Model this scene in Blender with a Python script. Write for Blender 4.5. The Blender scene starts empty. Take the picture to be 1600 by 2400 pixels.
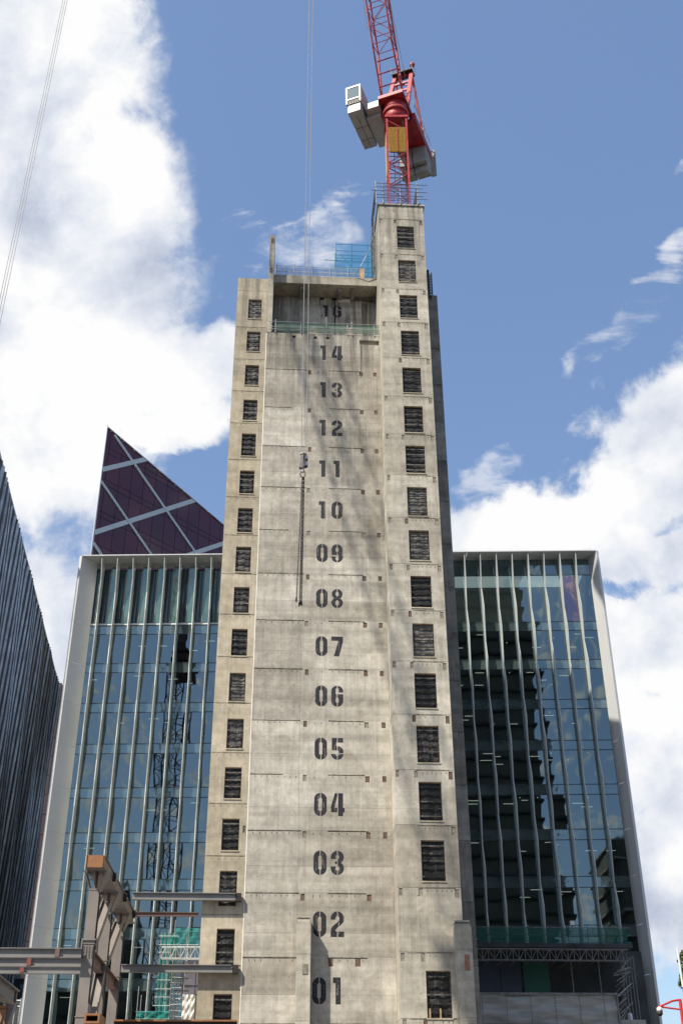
import bpy, math, random
from math import sin, cos, tan, atan, radians, pi, sqrt, hypot
from mathutils import Vector, Matrix
random.seed(7)
C = bpy.context.scene.collection
SC = bpy.context.scene
# ------------------------------------------------------------------ camera
F = 2607.0; TH = atan(F/4445.0); RO = atan(18/4445.0)
cam = bpy.data.cameras.new('camera'); co = bpy.data.objects.new('camera', cam); C.objects.link(co)
cam.sensor_fit = 'VERTICAL'; cam.sensor_height = 36; cam.lens = F/2400*36
cam.clip_start = 0.5; cam.clip_end = 6000
co.matrix_world = Matrix.Rotation(pi/2+TH, 4, 'X') @ Matrix.Rotation(-RO, 4, 'Z')
SC.camera = co
# ------------------------------------------------------------------ light
AZ, EL = radians(46.5), radians(51)
SUN = Vector((-sin(AZ)*cos(EL), -cos(AZ)*cos(EL), sin(EL)))
sl = bpy.data.lights.new('sun', 'SUN'); so = bpy.data.objects.new('sun', sl); C.objects.link(so)
sl.energy = 4.9; sl.angle = radians(0.53); sl.color = (1.0, .93, .82)
so.rotation_euler = (-SUN).to_track_quat('-Z', 'Y').to_euler(); so.location = (-60, -60, 120)
vs = SC.view_settings; vs.view_transform = 'Standard'; vs.look = 'None'; vs.exposure = 0.5; vs.gamma = 1
vs.use_curve_mapping = False

def ray(x, y):
    u = x-800; v = 1200-y
    U = u*cos(RO)+v*sin(RO); V = -u*sin(RO)+v*cos(RO)
    return Vector((U, F*cos(TH)-V*sin(TH), F*sin(TH)+V*cos(TH)))

world = bpy.data.worlds.new('World'); SC.world = world; world.use_nodes = True
def build_world():
    nt = world.node_tree; N = nt.nodes; L = nt.links; N.clear()
    out = N.new('ShaderNodeOutputWorld'); bg = N.new('ShaderNodeBackground'); L.new(bg.outputs[0], out.inputs[0])
    sky = N.new('ShaderNodeTexSky'); sky.sky_type = 'NISHITA'; sky.sun_disc = False
    sky.sun_elevation = EL; sky.sun_rotation = radians(180)+AZ; sky.air_density = 1.1; sky.dust_density = 1.2; sky.ozone_density = 2.0
    tc = N.new('ShaderNodeTexCoord')
    def M(op, a, b=None, c=None):
        n = N.new('ShaderNodeMath'); n.operation = op
        for i, q in enumerate((a, b, c)):
            if q is None: continue
            if isinstance(q, (int, float)): n.inputs[i].default_value = q
            else: L.new(q, n.inputs[i])
        return n.outputs[0]
    def VM(op, a, b=None, o=0):
        n = N.new('ShaderNodeVectorMath'); n.operation = op
        for i, q in enumerate((a, b)):
            if q is None: continue
            if isinstance(q, (tuple, Vector)): n.inputs[i].default_value = tuple(q)
            else: L.new(q, n.inputs[i])
        return n.outputs[o]
    d = VM('NORMALIZE', tc.outputs['Generated'])
    # clouds are laid out round one fixed compass direction of the sky (north, 30 degrees up)
    fw = Vector((0, cos(TH), sin(TH))); up = Vector((0, -sin(TH), cos(TH))); rt = Vector((1, 0, 0))
    f = VM('DOT_PRODUCT', d, fw, 1); fm = M('MAXIMUM', f, .08)
    u = M('DIVIDE', VM('DOT_PRODUCT', d, rt, 1), fm); v = M('DIVIDE', VM('DOT_PRODUCT', d, up, 1), fm)
    # pixel-free cloud plane: units of 1/10 of the distance
    cmb = N.new('ShaderNodeCombineXYZ'); L.new(M('MULTIPLY', u, 10), cmb.inputs[0]); L.new(M('MULTIPLY', v, 10), cmb.inputs[1])
    def noise(vec, sc, det, rough, dist=0, lac=2.0):
        n = N.new('ShaderNodeTexNoise'); n.inputs['Scale'].default_value = sc; n.inputs['Detail'].default_value = det
        n.inputs['Roughness'].default_value = rough; n.inputs['Distortion'].default_value = dist; L.new(vec, n.inputs['Vector']); return n
    n1 = noise(cmb.outputs[0], 1.1, 9, .62, .25); n2 = noise(cmb.outputs[0], .5, 4, .5, .2); n3 = noise(cmb.outputs[0], 3.2, 7, .6, .3)
    # warp
    wv = VM('SUBTRACT', n1.outputs['Color'], (.5, .5, .5)); wsc = N.new('ShaderNodeVectorMath'); wsc.operation = 'SCALE'; wsc.inputs['Scale'].default_value = .75; L.new(wv, wsc.inputs[0])
    wp = VM('ADD', cmb.outputs[0], wsc.outputs[0]); sx = N.new('ShaderNodeSeparateXYZ'); L.new(wp, sx.inputs[0])
    X, Y = sx.outputs[0], sx.outputs[1]
    def blob(px, py, a, b, rot=0, gain=1.0):
        cx, cy, a, b = (px-800)/260.7, (1200-py)/260.7, a/260.7, b/260.7
        c_, s_ = cos(radians(rot)), sin(radians(rot))
        dx = M('SUBTRACT', X, cx); dy = M('SUBTRACT', Y, cy)
        p = M('MULTIPLY_ADD', dx, c_/a, M('MULTIPLY', dy, s_/a)); q = M('MULTIPLY_ADD', dx, -s_/b, M('MULTIPLY', dy, c_/b))
        r = M('SQRT', M('ADD', M('MULTIPLY', p, p), M('MULTIPLY', q, q)))
        return M('MULTIPLY', M('SUBTRACT', 1.0, r), gain)
    # (px, py) only place the clouds seen in the photograph on the sky by direction
    pos = [(90,120,300,330,0),(60,420,330,300,0),(290,470,165,250,0),(180,700,300,260,0),(330,860,260,150,-10),(60,1060,330,240,0),
           (520,860,150,120,0),(390,1000,220,60,10),(60,1500,260,260,0),(640,2200,600,200,0),
           (1570,1050,330,170,38),(1330,1230,330,110,22),(1120,1290,190,110,5),(1560,1500,300,140,0),(1520,1750,220,230,0),(1600,2050,260,260,0),(1250,1500,300,160,0),
           (1500,1300,250,110,15),(170,900,260,200,0),(150,1050,220,120,0),(-400,600,420,900,0),(2100,1200,420,900,0)]
    cl = None
    for b in pos:
        o = blob(*b)
        cl = o if cl is None else M('MAXIMUM', cl, o)
    cl = M('MINIMUM', cl, .8)
    neg = [(1460,1370,95,42,10,.85),(1560,1240,110,35,25,.5),(1400,1290,90,30,-20,.35),(160,1190,120,90,0,.3),(300,1130,150,50,30,.2),(1330,1130,50,60,40,.2),(470,1120,80,130,0,.5)]
    for b in neg: cl = M('SUBTRACT', cl, M('MAXIMUM', blob(*b), 0))
    gen = M('MULTIPLY', M('SUBTRACT', n2.outputs[0], .56), 2.6)      # the rest of the sky carries the same broken cloud
    msk = N.new('ShaderNodeMapRange'); msk.inputs['From Min'].default_value = .35; msk.inputs['From Max'].default_value = .6; L.new(f, msk.inputs['Value'])
    mx = N.new('ShaderNodeMix'); mx.data_type = 'FLOAT'; L.new(msk.outputs[0], mx.inputs[0]); L.new(gen, mx.inputs[2]); L.new(cl, mx.inputs[3])
    dens = M('ADD', mx.outputs[0], M('MULTIPLY', M('SUBTRACT', n1.outputs[0], .5), 1.35))
    dens = M('ADD', dens, M('MULTIPLY', M('SUBTRACT', n3.outputs[0], .5), .55))
    mr = N.new('ShaderNodeMapRange'); mr.interpolation_type = 'SMOOTHSTEP'; mr.inputs['From Min'].default_value = -.12; mr.inputs['From Max'].default_value = .32; L.new(dens, mr.inputs['Value'])
    # thin wisps
    wb = None
    for b in [(630,545,95,70,-20),(790,520,90,110,60),(720,600,140,50,0),(1500,735,170,60,38),(1400,820,120,40,50),(1590,590,80,40,60),(1180,1090,50,60,60),(1140,1150,120,60,0),(1600,400,30,20,0)]:
        o = blob(*b); wb = o if wb is None else M('MAXIMUM', wb, o)
    mpw = N.new('ShaderNodeMapping'); mpw.inputs['Rotation'].default_value = (0, 0, radians(-38)); mpw.inputs['Scale'].default_value = (.7, 1.7, 1); L.new(cmb.outputs[0], mpw.inputs[0])
    n5 = noise(mpw.outputs[0], 1.5, 8, .62, .6)
    wd = M('ADD', M('MINIMUM', wb, .42), M('MULTIPLY', M('SUBTRACT', n5.outputs[0], .53), 2.6))
    wd = M('ADD', wd, M('MULTIPLY', M('SUBTRACT', n3.outputs[0], .5), .5))
    wr = N.new('ShaderNodeMapRange'); wr.interpolation_type = 'SMOOTHSTEP'; wr.inputs['From Min'].default_value = .12; wr.inputs['From Max'].default_value = .8; wr.inputs['To Max'].default_value = .75; L.new(wd, wr.inputs['Value'])
    wm = M('MULTIPLY', wr.outputs[0], msk.outputs[0])
    fac = M('MAXIMUM', mr.outputs[0], wm)
    # cloud tone: bright tops, blue-grey bases
    n4 = noise(cmb.outputs[0], .75, 6, .55, .4)
    tone = M('ADD', M('MULTIPLY', M('SUBTRACT', n4.outputs[0], .5), 2.2), .60)
    tone = M('ADD', tone, M('MULTIPLY', M('SUBTRACT', n1.outputs[0], .5), 1.1)); tone = M('ADD', tone, M('MULTIPLY', M('SUBTRACT', n3.outputs[0], .5), .5))
    for b in [(1560,2130,330,110,0,.75),(1590,1880,130,90,0,.3),(330,620,200,60,30,.35),(60,520,110,110,0,.35),(500,1060,160,60,0,.4),(1500,1330,200,80,20,.35)]:
        tone = M('SUBTRACT', tone, M('MAXIMUM', blob(*b), 0))
    for b in [(300,350,190,200,0,.7),(250,900,300,200,0,.6),(1330,1180,300,100,20,.6),(1530,1640,170,110,0,.6)]:
        tone = M('ADD', tone, M('MAXIMUM', blob(*b), 0))
    cr = N.new('ShaderNodeValToRGB'); L.new(tone, cr.inputs[0])
    e = cr.color_ramp.elements; e[0].position = 0; e[0].color = (.34, .38, .47, 1); e[1].position = .85; e[1].color = (.70, .70, .70, 1)
    m = e.new(.45); m.color = (.53, .56, .62, 1)
    sk = VM('SCALE', sky.outputs[0]); sk.node.inputs['Scale'].default_value = .135
    # a little of the cloud veil in the open blue
    tint = N.new('ShaderNodeMix'); tint.data_type = 'RGBA'; tint.inputs[0].default_value = .38; L.new(sk, tint.inputs[6]); tint.inputs[7].default_value = (.15, .245, .46, 1)
    cm = N.new('ShaderNodeMix'); cm.data_type = 'RGBA'; L.new(fac, cm.inputs[0]); L.new(tint.outputs[2], cm.inputs[6]); L.new(cr.outputs[0], cm.inputs[7])
    L.new(cm.outputs[2], bg.inputs[0]); bg.inputs[1].default_value = 1.0
build_world()

# ------------------------------------------------------------------ materials
def newmat(name):
    m = bpy.data.materials.new(name); m.use_nodes = True
    return m, m.node_tree.nodes, m.node_tree.links, m.node_tree.nodes['Principled BSDF']
def ramp(N, L, src, c0, c1, p0=.3, p1=.7):
    r = N.new('ShaderNodeValToRGB'); r.color_ramp.elements[0].position = p0; r.color_ramp.elements[1].position = p1
    r.color_ramp.elements[0].color = (*c0, 1); r.color_ramp.elements[1].color = (*c1, 1); L.new(src, r.inputs[0]); return r
def mixc(N, L, fac, a, b, mode='MIX'):
    x = N.new('ShaderNodeMix'); x.data_type = 'RGBA'; x.blend_type = mode
    for i, q in ((0, fac), (6, a), (7, b)):
        if isinstance(q, (int, float)): x.inputs[i].default_value = q
        elif isinstance(q, tuple): x.inputs[i].default_value = (*q, 1)
        else: L.new(q, x.inputs[i])
    return x.outputs[2]
def noi(N, L, sc, xyz=(1, 1, 1), det=4, rough=.55, off=(0, 0, 0), dist=0):
    tc = N.new('ShaderNodeTexCoord'); mp = N.new('ShaderNodeMapping'); L.new(tc.outputs['Object'], mp.inputs[0])
    mp.inputs['Scale'].default_value = xyz; mp.inputs['Location'].default_value = off
    n = N.new('ShaderNodeTexNoise'); n.inputs['Scale'].default_value = sc; n.inputs['Detail'].default_value = det
    n.inputs['Roughness'].default_value = rough; n.inputs['Distortion'].default_value = dist; L.new(mp.outputs[0], n.inputs[0]); return n.outputs[0]
def plain(name, col, rough=.6, metal=0.0, var=.25, sc=1.5, bump=0.0, spec=.5, xyz=(1, 1, 1)):
    m, N, L, b = newmat(name)
    n = noi(N, L, sc, xyz, 6)
    r = ramp(N, L, n, tuple(c*(1-var) for c in col), tuple(min(1, c*(1+var)) for c in col))
    L.new(r.outputs[0], b.inputs['Base Color']); b.inputs['Roughness'].default_value = rough; b.inputs['Metallic'].default_value = metal
    b.inputs['Specular IOR Level'].default_value = spec
    if bump:
        bp = N.new('ShaderNodeBump'); bp.inputs['Strength'].default_value = bump; bp.inputs['Distance'].default_value = .05; L.new(n, bp.inputs['Height']); L.new(bp.outputs[0], b.inputs['Normal'])
    return m
def concrete(name, base, warm, stain=1.0, seed=0, topz=None):
    m, N, L, b = newmat(name)
    o = (seed*3.1, seed*1.7, seed*2.3)
    big = noi(N, L, .22, (1, 1, 1.3), 5, .6, o, .4)
    col = ramp(N, L, big, base, warm, .35, .65).outputs[0]
    band = noi(N, L, .8, (.06, .06, 1.3), 4, .6, o, .1)         # pour layers
    col = mixc(N, L, .6*stain, col, ramp(N, L, band, (.55, .55, .55), (1.0, 1.0, 1.0), .36, .56).outputs[0], 'MULTIPLY')
    blk = N.new('ShaderNodeTexBrick'); tcb = N.new('ShaderNodeTexCoord'); mpb = N.new('ShaderNodeMapping')
    L.new(tcb.outputs['Object'], mpb.inputs[0]); mpb.inputs['Rotation'].default_value = (-pi/2, 0, 0); mpb.inputs['Location'].default_value = (.3+seed, .4, 0)
    L.new(mpb.outputs[0], blk.inputs[0]); blk.inputs['Scale'].default_value = 1; blk.inputs['Brick Width'].default_value = 2.6; blk.inputs['Row Height'].default_value = 1.24
    blk.inputs['Mortar Size'].default_value = .012; blk.inputs['Mortar Smooth'].default_value = .3; blk.offset = .0
    blk.inputs['Color1'].default_value = (.86, .86, .86, 1); blk.inputs['Color2'].default_value = (1.06, 1.06, 1.05, 1); blk.inputs['Mortar'].default_value = (.74, .73, .71, 1)
    col = mixc(N, L, .55, col, blk.outputs[0], 'MULTIPLY')      # formwork sheets
    strk = noi(N, L, 1.0, (3.2, 3.2, .16), 6, .68, o)
    col = mixc(N, L, .5*stain, col, ramp(N, L, strk, (.64, .63, .61), (1.0, 1.0, 1.0), .34, .53).outputs[0], 'MULTIPLY')
    strk2 = noi(N, L, 1.0, (7, 7, .22), 5, .6, (o[0]+9, 4, 2))
    col = mixc(N, L, ramp(N, L, strk2, (0, 0, 0), (.55, .55, .55), .56, .72).outputs[0], col, (.60, .57, .50))
    fine = noi(N, L, 2.2, (1, 1, .8), 8, .75, o)
    col = mixc(N, L, .8, col, ramp(N, L, fine, (.72, .71, .69), (1.08, 1.08, 1.08), .32, .62).outputs[0], 'MULTIPLY')
    rust = noi(N, L, .9, (1.6, 1.6, .35), 4, .6, (o[0]+21, 7, 1))
    col = mixc(N, L, ramp(N, L, rust, (0, 0, 0), (.35, .35, .35), .62, .8).outputs[0], col, (.36, .25, .13))
    if topz is not None:                                       # weather staining that ran down from the top of the wall
        tc = N.new('ShaderNodeTexCoord'); sp = N.new('ShaderNodeSeparateXYZ'); L.new(tc.outputs['Object'], sp.inputs[0])
        mr = N.new('ShaderNodeMapRange'); mr.inputs['From Min'].default_value = topz[0]; mr.inputs['From Max'].default_value = topz[1]; L.new(sp.outputs[2], mr.inputs['Value'])
        s3 = noi(N, L, 1.0, (1.7, 1.7, .09), 6, .7, (o[0]+3, 2, 8), .3)
        k = ramp(N, L, s3, (0, 0, 0), (1, 1, 1), .42, .62).outputs[0]
        mm = N.new('ShaderNodeMath'); mm.operation = 'MULTIPLY'; L.new(mr.outputs[0], mm.inputs[0]); L.new(k, mm.inputs[1])
        col = mixc(N, L, mm.outputs[0], col, (.15, .14, .12))
    oi = N.new('ShaderNodeObjectInfo'); col = mixc(N, L, 1.0, col, ramp(N, L, oi.outputs['Random'], (.80, .785, .765), (1.10, 1.10, 1.10), 0, 1).outputs[0], 'MULTIPLY')
    mid = noi(N, L, .55, (1, 1, 1), 7, .7, (o[0]+5, 8, 4), .8)
    col = mixc(N, L, .75*stain, col, ramp(N, L, mid, (.74, .73, .71), (1.1, 1.1, 1.1), .38, .6).outputs[0], 'MULTIPLY')
    L.new(col, b.inputs['Base Color']); b.inputs['Roughness'].default_value = .86; b.inputs['Specular IOR Level'].default_value = .25
    bp = N.new('ShaderNodeBump'); bp.inputs['Strength'].default_value = .35; bp.inputs['Distance'].default_value = .04
    L.new(fine, bp.inputs['Height']); L.new(bp.outputs[0], b.inputs['Normal'])
    return m
MT = {}
MT['conc'] = concrete('concrete_main', (.48, .447, .382), (.555, .52, .445), 1.0, 0, (50, 60))
MT['wing'] = concrete('concrete_wing', (.465, .405, .30), (.52, .455, .34), .55, 5, (56, 66))
MT['pier'] = concrete('concrete_pier', (.485, .45, .375), (.56, .52, .43), .8, 11, (62, 73))
MT['dark'] = concrete('concrete_return_shaded', (.30, .285, .26), (.37, .35, .315), .9, 17, (60, 66))  # darker concrete: the pier's shade on the return wall is put into the colour
MT['rough'] = plain('broken_concrete', (.10, .088, .07), .95, 0, .6, 9)
MT['box'] = plain('box_out_board', (.125, .08, .055), .85, 0, .5, 5)
MT['boxg'] = plain('box_out_mortar', (.23, .20, .16), .9, 0, .45, 7)
MT['timber'] = plain('timber_batten', (.42, .29, .16), .8, 0, .4, 4)
MT['black'] = plain('stencil_paint', (.022, .022, .026), .7, 0, .5, 3, spec=.3, xyz=(4, 4, .6))
MT['red'] = plain('crane_red_paint', (.33, .012, .016), .55, 0, .5, 2.2)
MT['c2'] = plain('dark_crane_steel', (.06, .022, .022), .6)
MT['redlt'] = plain('crane_faded_red', (.44, .06, .055), .5, 0, .2, .8)
MT['grey'] = plain('light_grey_paint', (.36, .345, .315), .5, 0, .12, .8)
MT['cw'] = plain('counterweight_concrete', (.29, .285, .26), .8, 0, .2, 1)
MT['yel'] = plain('yellow_mesh', (.50, .30, .03), .6, 0, .3, 12)
MT['galv'] = plain('galvanised_tube', (.42, .44, .42), .45, .6, .25, 3)
MT['galvd'] = plain('weathered_tube', (.19, .18, .165), .6, .3, .35, 3)
MT['teal'] = plain('teal_coated_tube', (.03, .22, .24), .5, 0, .2, 3)
MT['rope'] = plain('steel_rope', (.17, .17, .18), .5, .5, .2, 6)
MT['ropel'] = plain('pale_rope', (.30, .30, .30), .5, .2, .2, 6)
MT['chain'] = plain('dark_chain', (.035, .03, .028), .55, .5, .3, 9)
MT['steel'] = plain('primed_steel', (.215, .185, .16), .55, 0, .14, .7)
MT['steeld'] = plain('brown_primer_steel', (.17, .105, .085), .6, 0, .2, .7)
MT['steelg'] = plain('grey_primer_steel', (.21, .20, .185), .5, 0, .14, .8)
MT['orange'] = plain('orange_red_oxide', (.29, .125, .045), .6, 0, .22, 2.5)
MT['cleatred'] = plain('red_oxide_cleat', (.22, .06, .045), .6)
MT['bolt'] = plain('bolt_dark', (.03, .025, .022), .6, .3, .2, 9)
MT['frame'] = plain('satin_aluminium', (.55, .55, .54), .45, .1, .05, .25)
MT['fin'] = plain('pale_fin_aluminium', (.56, .59, .56), .4, .1, .08, .4)
MT['clad'] = plain('dark_zinc_cladding', (.10, .10, .10), .4, .45, .3, .6)
MT['clad2'] = plain('pale_zinc_cladding', (.52, .53, .52), .33, .6, .3, .6)
MT['mull'] = plain('dark_mullion', (.03, .04, .045), .5, 0, .2, 1)
MT['slab'] = plain('interior_slab', (.10, .105, .10), .8, 0, .15, .6)
MT['room'] = plain('interior_wall', (.045, .05, .05), .9, 0, .5, .35)
MT['louv'] = plain('louvre_grey', (.30, .29, .275), .6, 0, .1, 1)
MT['white'] = plain('white_sheeting', (.66, .64, .58), .6, 0, .1, 1.2, .4)
MT['greytarp'] = plain('grey_sheeting', (.36, .35, .32), .55, 0, .28, 1.6, 1.0, xyz=(.35, 1, 2.2))
MT['hoard'] = plain('blue_grey_board', (.055, .065, .095), .6, 0, .15, .6)
MT['hoardg'] = plain('green_board', (.02, .10, .06), .6, 0, .12, .6)
MT['asph'] = plain('asphalt', (.05, .05, .052), .9, 0, .3, .6)
MT['pave'] = plain('paving', (.20, .19, .18), .9, 0, .2, .6)
MT['brickd'] = plain('dark_stone', (.12, .115, .095), .85, 0, .35, .25)
MT['pale'] = plain('pale_stone', (.30, .29, .26), .8, 0, .2, .3)
MT['leaf'] = plain('ivy_leaf', (.085, .13, .022), .6, 0, .6, 1.3)
MT['cctvred'] = plain('red_post_paint', (.50, .03, .03), .4, 0, .15, 3)
MT['wht'] = plain('white_plastic', (.7, .7, .7), .35, 0, .05, 3)
def glossy_glass(name, refl, tint, trans, wob=.035, facing=.0):
    m, N, L, b = newmat(name); N.remove(b)
    out = N['Material Output']
    oi = N.new('ShaderNodeObjectInfo'); tc = N.new('ShaderNodeTexCoord'); mp = N.new('ShaderNodeMapping'); L.new(tc.outputs['Object'], mp.inputs[0])
    cm = N.new('ShaderNodeCombineXYZ'); 
    mu = N.new('ShaderNodeMath'); mu.operation = 'MULTIPLY'; mu.inputs[1].default_value = 37; L.new(oi.outputs['Random'], mu.inputs[0])
    for i in range(3): L.new(mu.outputs[0], cm.inputs[i])
    ad = N.new('ShaderNodeVectorMath'); ad.operation = 'ADD'; L.new(tc.outputs['Object'], ad.inputs[0]); L.new(cm.outputs[0], ad.inputs[1])
    n = N.new('ShaderNodeTexNoise'); n.inputs['Scale'].default_value = .28; n.inputs['Detail'].default_value = 1.5; L.new(ad.outputs[0], n.inputs[0])
    bp = N.new('ShaderNodeBump'); bp.inputs['Strength'].default_value = 1; bp.inputs['Distance'].default_value = wob; L.new(n.outputs[0], bp.inputs['Height'])
    g = N.new('ShaderNodeBsdfGlossy'); g.inputs['Roughness'].default_value = .012; g.inputs['Color'].default_value = (*tint, 1); L.new(bp.outputs[0], g.inputs['Normal'])
    t = N.new('ShaderNodeBsdfTransparent'); t.inputs[0].default_value = (*trans, 1)
    mx = N.new('ShaderNodeMixShader'); mx.inputs[0].default_value = refl; L.new(t.outputs[0], mx.inputs[1]); L.new(g.outputs[0], mx.inputs[2]); L.new(mx.outputs[0], out.inputs[0])
    return m
MT['glass'] = glossy_glass('coated_glass', .33, (.47, .59, .60), (.30, .39, .36), .009)
def opaque_glass(name, c0, c1, refl, tint):
    m, N, L, b = newmat(name); N.remove(b); out = N['Material Output']
    n = noi(N, L, .5, (1, 1, 1), 2); d = N.new('ShaderNodeBsdfDiffuse'); L.new(ramp(N, L, n, c0, c1).outputs[0], d.inputs[0])
    g = N.new('ShaderNodeBsdfGlossy'); g.inputs['Roughness'].default_value = .03; g.inputs['Color'].default_value = (*tint, 1)
    bp = N.new('ShaderNodeBump'); bp.inputs['Distance'].default_value = .012; L.new(n, bp.inputs['Height']); L.new(bp.outputs[0], g.inputs['Normal'])
    mx = N.new('ShaderNodeMixShader'); mx.inputs[0].default_value = refl; L.new(d.outputs[0], mx.inputs[1]); L.new(g.outputs[0], mx.inputs[2]); L.new(mx.outputs[0], out.inputs[0])
    return m
MT['bladeg'] = opaque_glass('green_glass_blade', (.05, .085, .07), (.09, .15, .125), .16, (.6, .85, .8))
MT['louvg'] = opaque_glass('dark_screen', (.015, .022, .02), (.03, .045, .04), .08, (.6, .8, .75))
MT['spand'] = opaque_glass('spandrel_glass', (.05, .075, .072), (.075, .10, .095), .24, (.55, .72, .76))
def maroon():
    m, N, L, b = newmat('maroon_glass')
    oi = N.new('ShaderNodeObjectInfo')
    L.new(ramp(N, L, oi.outputs['Random'], (.060, .008, .022), (.095, .012, .030), 0, 1).outputs[0], b.inputs['Base Color'])
    b.inputs['Roughness'].default_value = .07; b.inputs['IOR'].default_value = 1.55; return m
MT['maroon'] = maroon()
def net(name, col, fac, sc=60):
    m, N, L, b = newmat(name); out = N['Material Output']
    b.inputs['Base Color'].default_value = (*col, 1); b.inputs['Roughness'].default_value = .7
    tr = N.new('ShaderNodeBsdfTranslucent'); tr.inputs[0].default_value = (*col, 1)
    m1 = N.new('ShaderNodeMixShader'); m1.inputs[0].default_value = .45; L.new(b.outputs[0], m1.inputs[1]); L.new(tr.outputs[0], m1.inputs[2])
    t = N.new('ShaderNodeBsdfTransparent'); m2 = N.new('ShaderNodeMixShader')
    n = noi(N, L, 1.1, (1, 1, 1), 4); mr = N.new('ShaderNodeMapRange'); mr.inputs['To Min'].default_value = max(0, fac-.2); mr.inputs['To Max'].default_value = min(1, fac+.2); L.new(n, mr.inputs['Value'])
    L.new(mr.outputs[0], m2.inputs[0]); L.new(t.outputs[0], m2.inputs[1]); L.new(m1.outputs[0], m2.inputs[2]); L.new(m2.outputs[0], out.inputs[0]); return m
MT['netblue'] = net('blue_debris_net', (.06, .33, .62), .42)
MT['netviolet'] = net('violet_blue_net', (.16, .20, .42), .42)
MT['netteal'] = net('teal_debris_net', (.02, .34, .29), .62)
MT['netgreen'] = net('green_debris_net', (.02, .15, .11), .62)
MT['netedge'] = net('pale_green_net', (.14, .26, .20), .65)
def sheetmat():
    m, N, L, b = newmat('black_polythene')
    n = noi(N, L, 1.0, (8, 8, .5), 6, .7); n2 = noi(N, L, 3.0, (1, 1, 1), 5, .7)
    mm = N.new('ShaderNodeMath'); mm.operation = 'MULTIPLY'; L.new(n, mm.inputs[0]); L.new(n2, mm.inputs[1])
    L.new(ramp(N, L, mm.outputs[0], (.014, .013, .012), (.27, .25, .22), .38, .68).outputs[0], b.inputs['Base Color'])
    oi = N.new('ShaderNodeObjectInfo'); ml = N.new('ShaderNodeMath'); ml.operation = 'MULTIPLY_ADD'; ml.inputs[1].default_value = .27; L.new(oi.outputs['Random'], ml.inputs[0]); L.new(mm.outputs[0], ml.inputs[2])
    L.new(ml.outputs[0], b.inputs['Base Color'].links[0].from_node.inputs[0])
    b.inputs['Roughness'].default_value = .55; b.inputs['Specular IOR Level'].default_value = .35
    bp = N.new('ShaderNodeBump'); bp.inputs['Distance'].default_value = .04; bp.inputs['Strength'].default_value = .5; L.new(n2, bp.inputs['Height']); L.new(bp.outputs[0], b.inputs['Normal'])
    return m
MT['sheet'] = sheetmat()
def emis(name, col, s):
    m, N, L, b = newmat(name); b.inputs['Emission Color'].default_value = (*col, 1); b.inputs['Emission Strength'].default_value = s; b.inputs['Base Color'].default_value = (.8, .8, .8, 1); return m
MT['lamp'] = emis('ceiling_lamp', (1, .96, .86), 1.0)

# ------------------------------------------------------------------ mesh helpers
class MB:
    def __init__(s): s.v = []; s.f = []
    def add(s, vs, fs):
        n = len(s.v); s.v += [tuple(p) for p in vs]; s.f += [tuple(i+n for i in f) for f in fs]; return s
    def quad(s, *p): return s.add(p, [tuple(range(len(p)))])
    def box(s, x0, x1, y0, y1, z0, z1):
        return s.add([(x0,y0,z0),(x1,y0,z0),(x1,y1,z0),(x0,y1,z0),(x0,y0,z1),(x1,y0,z1),(x1,y1,z1),(x0,y1,z1)],
                     [(0,3,2,1),(4,5,6,7),(0,1,5,4),(1,2,6,5),(2,3,7,6),(3,0,4,7)])
    def frame(s, p, q, up=(0, 0, 1)):
        p, q = Vector(p), Vector(q); d = (q-p).normalized(); u = Vector(up)
        if abs(d.dot(u)) > .98: u = Vector((0, 1, 0))
        r = d.cross(u).normalized(); u = r.cross(d).normalized(); return p, q, r, u
    def sect(s, p, q, poly, up=(0, 0, 1)):        # extrude a closed section (r,u) from p to q
        p, q, r, u = s.frame(p, q, up); n = len(poly)
        vs = [p+r*a+u*b for a, b in poly]+[q+r*a+u*b for a, b in poly]
        fs = [(i, (i+1) % n, n+(i+1) % n, n+i) for i in range(n)]+[tuple(reversed(range(n))), tuple(range(n, 2*n))]
        return s.add(vs, fs)
    def bar(s, p, q, w, h, up=(0, 0, 1)): return s.sect(p, q, [(-w/2,-h/2),(w/2,-h/2),(w/2,h/2),(-w/2,h/2)], up)
    def tube(s, p, q, r, n=6): return s.sect(p, q, [(r*cos(2*pi*i/n), r*sin(2*pi*i/n)) for i in range(n)])
    def ibeam(s, p, q, h, b, t=.05, up=(0, 0, 1)):
        return s.sect(p, q, [(-b/2,-h/2),(b/2,-h/2),(b/2,-h/2+t),(t/2,-h/2+t),(t/2,h/2-t),(b/2,h/2-t),(b/2,h/2),(-b/2,h/2),(-b/2,h/2-t),(-t/2,h/2-t),(-t/2,-h/2+t),(-b/2,-h/2+t)], up)
    def lathe(s, c, prof, n=20):
        c = Vector(c); m = len(prof)
        vs = [c+Vector((r*cos(2*pi*i/n), r*sin(2*pi*i/n), z)) for r, z in prof for i in range(n)]
        fs = [(k*n+i, k*n+(i+1) % n, (k+1)*n+(i+1) % n, (k+1)*n+i) for k in range(m-1) for i in range(n)]
        return s.add(vs, fs+[tuple(reversed(range(n))), tuple(range((m-1)*n, m*n))])
    def build(s, name, mat, parent=None, smooth=False, kind=None, label=None):
        me = bpy.data.meshes.new(name); me.from_pydata([tuple(v) for v in s.v], [], s.f); me.update()
        if mat: me.materials.append(MT[mat] if isinstance(mat, str) else mat)
        if smooth:
            for p in me.polygons: p.use_smooth = True
        o = bpy.data.objects.new(name, me); C.objects.link(o)
        if parent: o.parent = parent
        if kind: o['kind'] = kind
        if label: o['label'] = label
        return o
def thing(name, label, cat, loc=(0, 0, 0), rz=0.0, group=None):
    o = bpy.data.objects.new(name, None); C.objects.link(o); o.location = loc; o.rotation_euler = (0, 0, rz)
    o['label'] = label; o['category'] = cat
    if group: o['group'] = group
    return o
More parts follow.
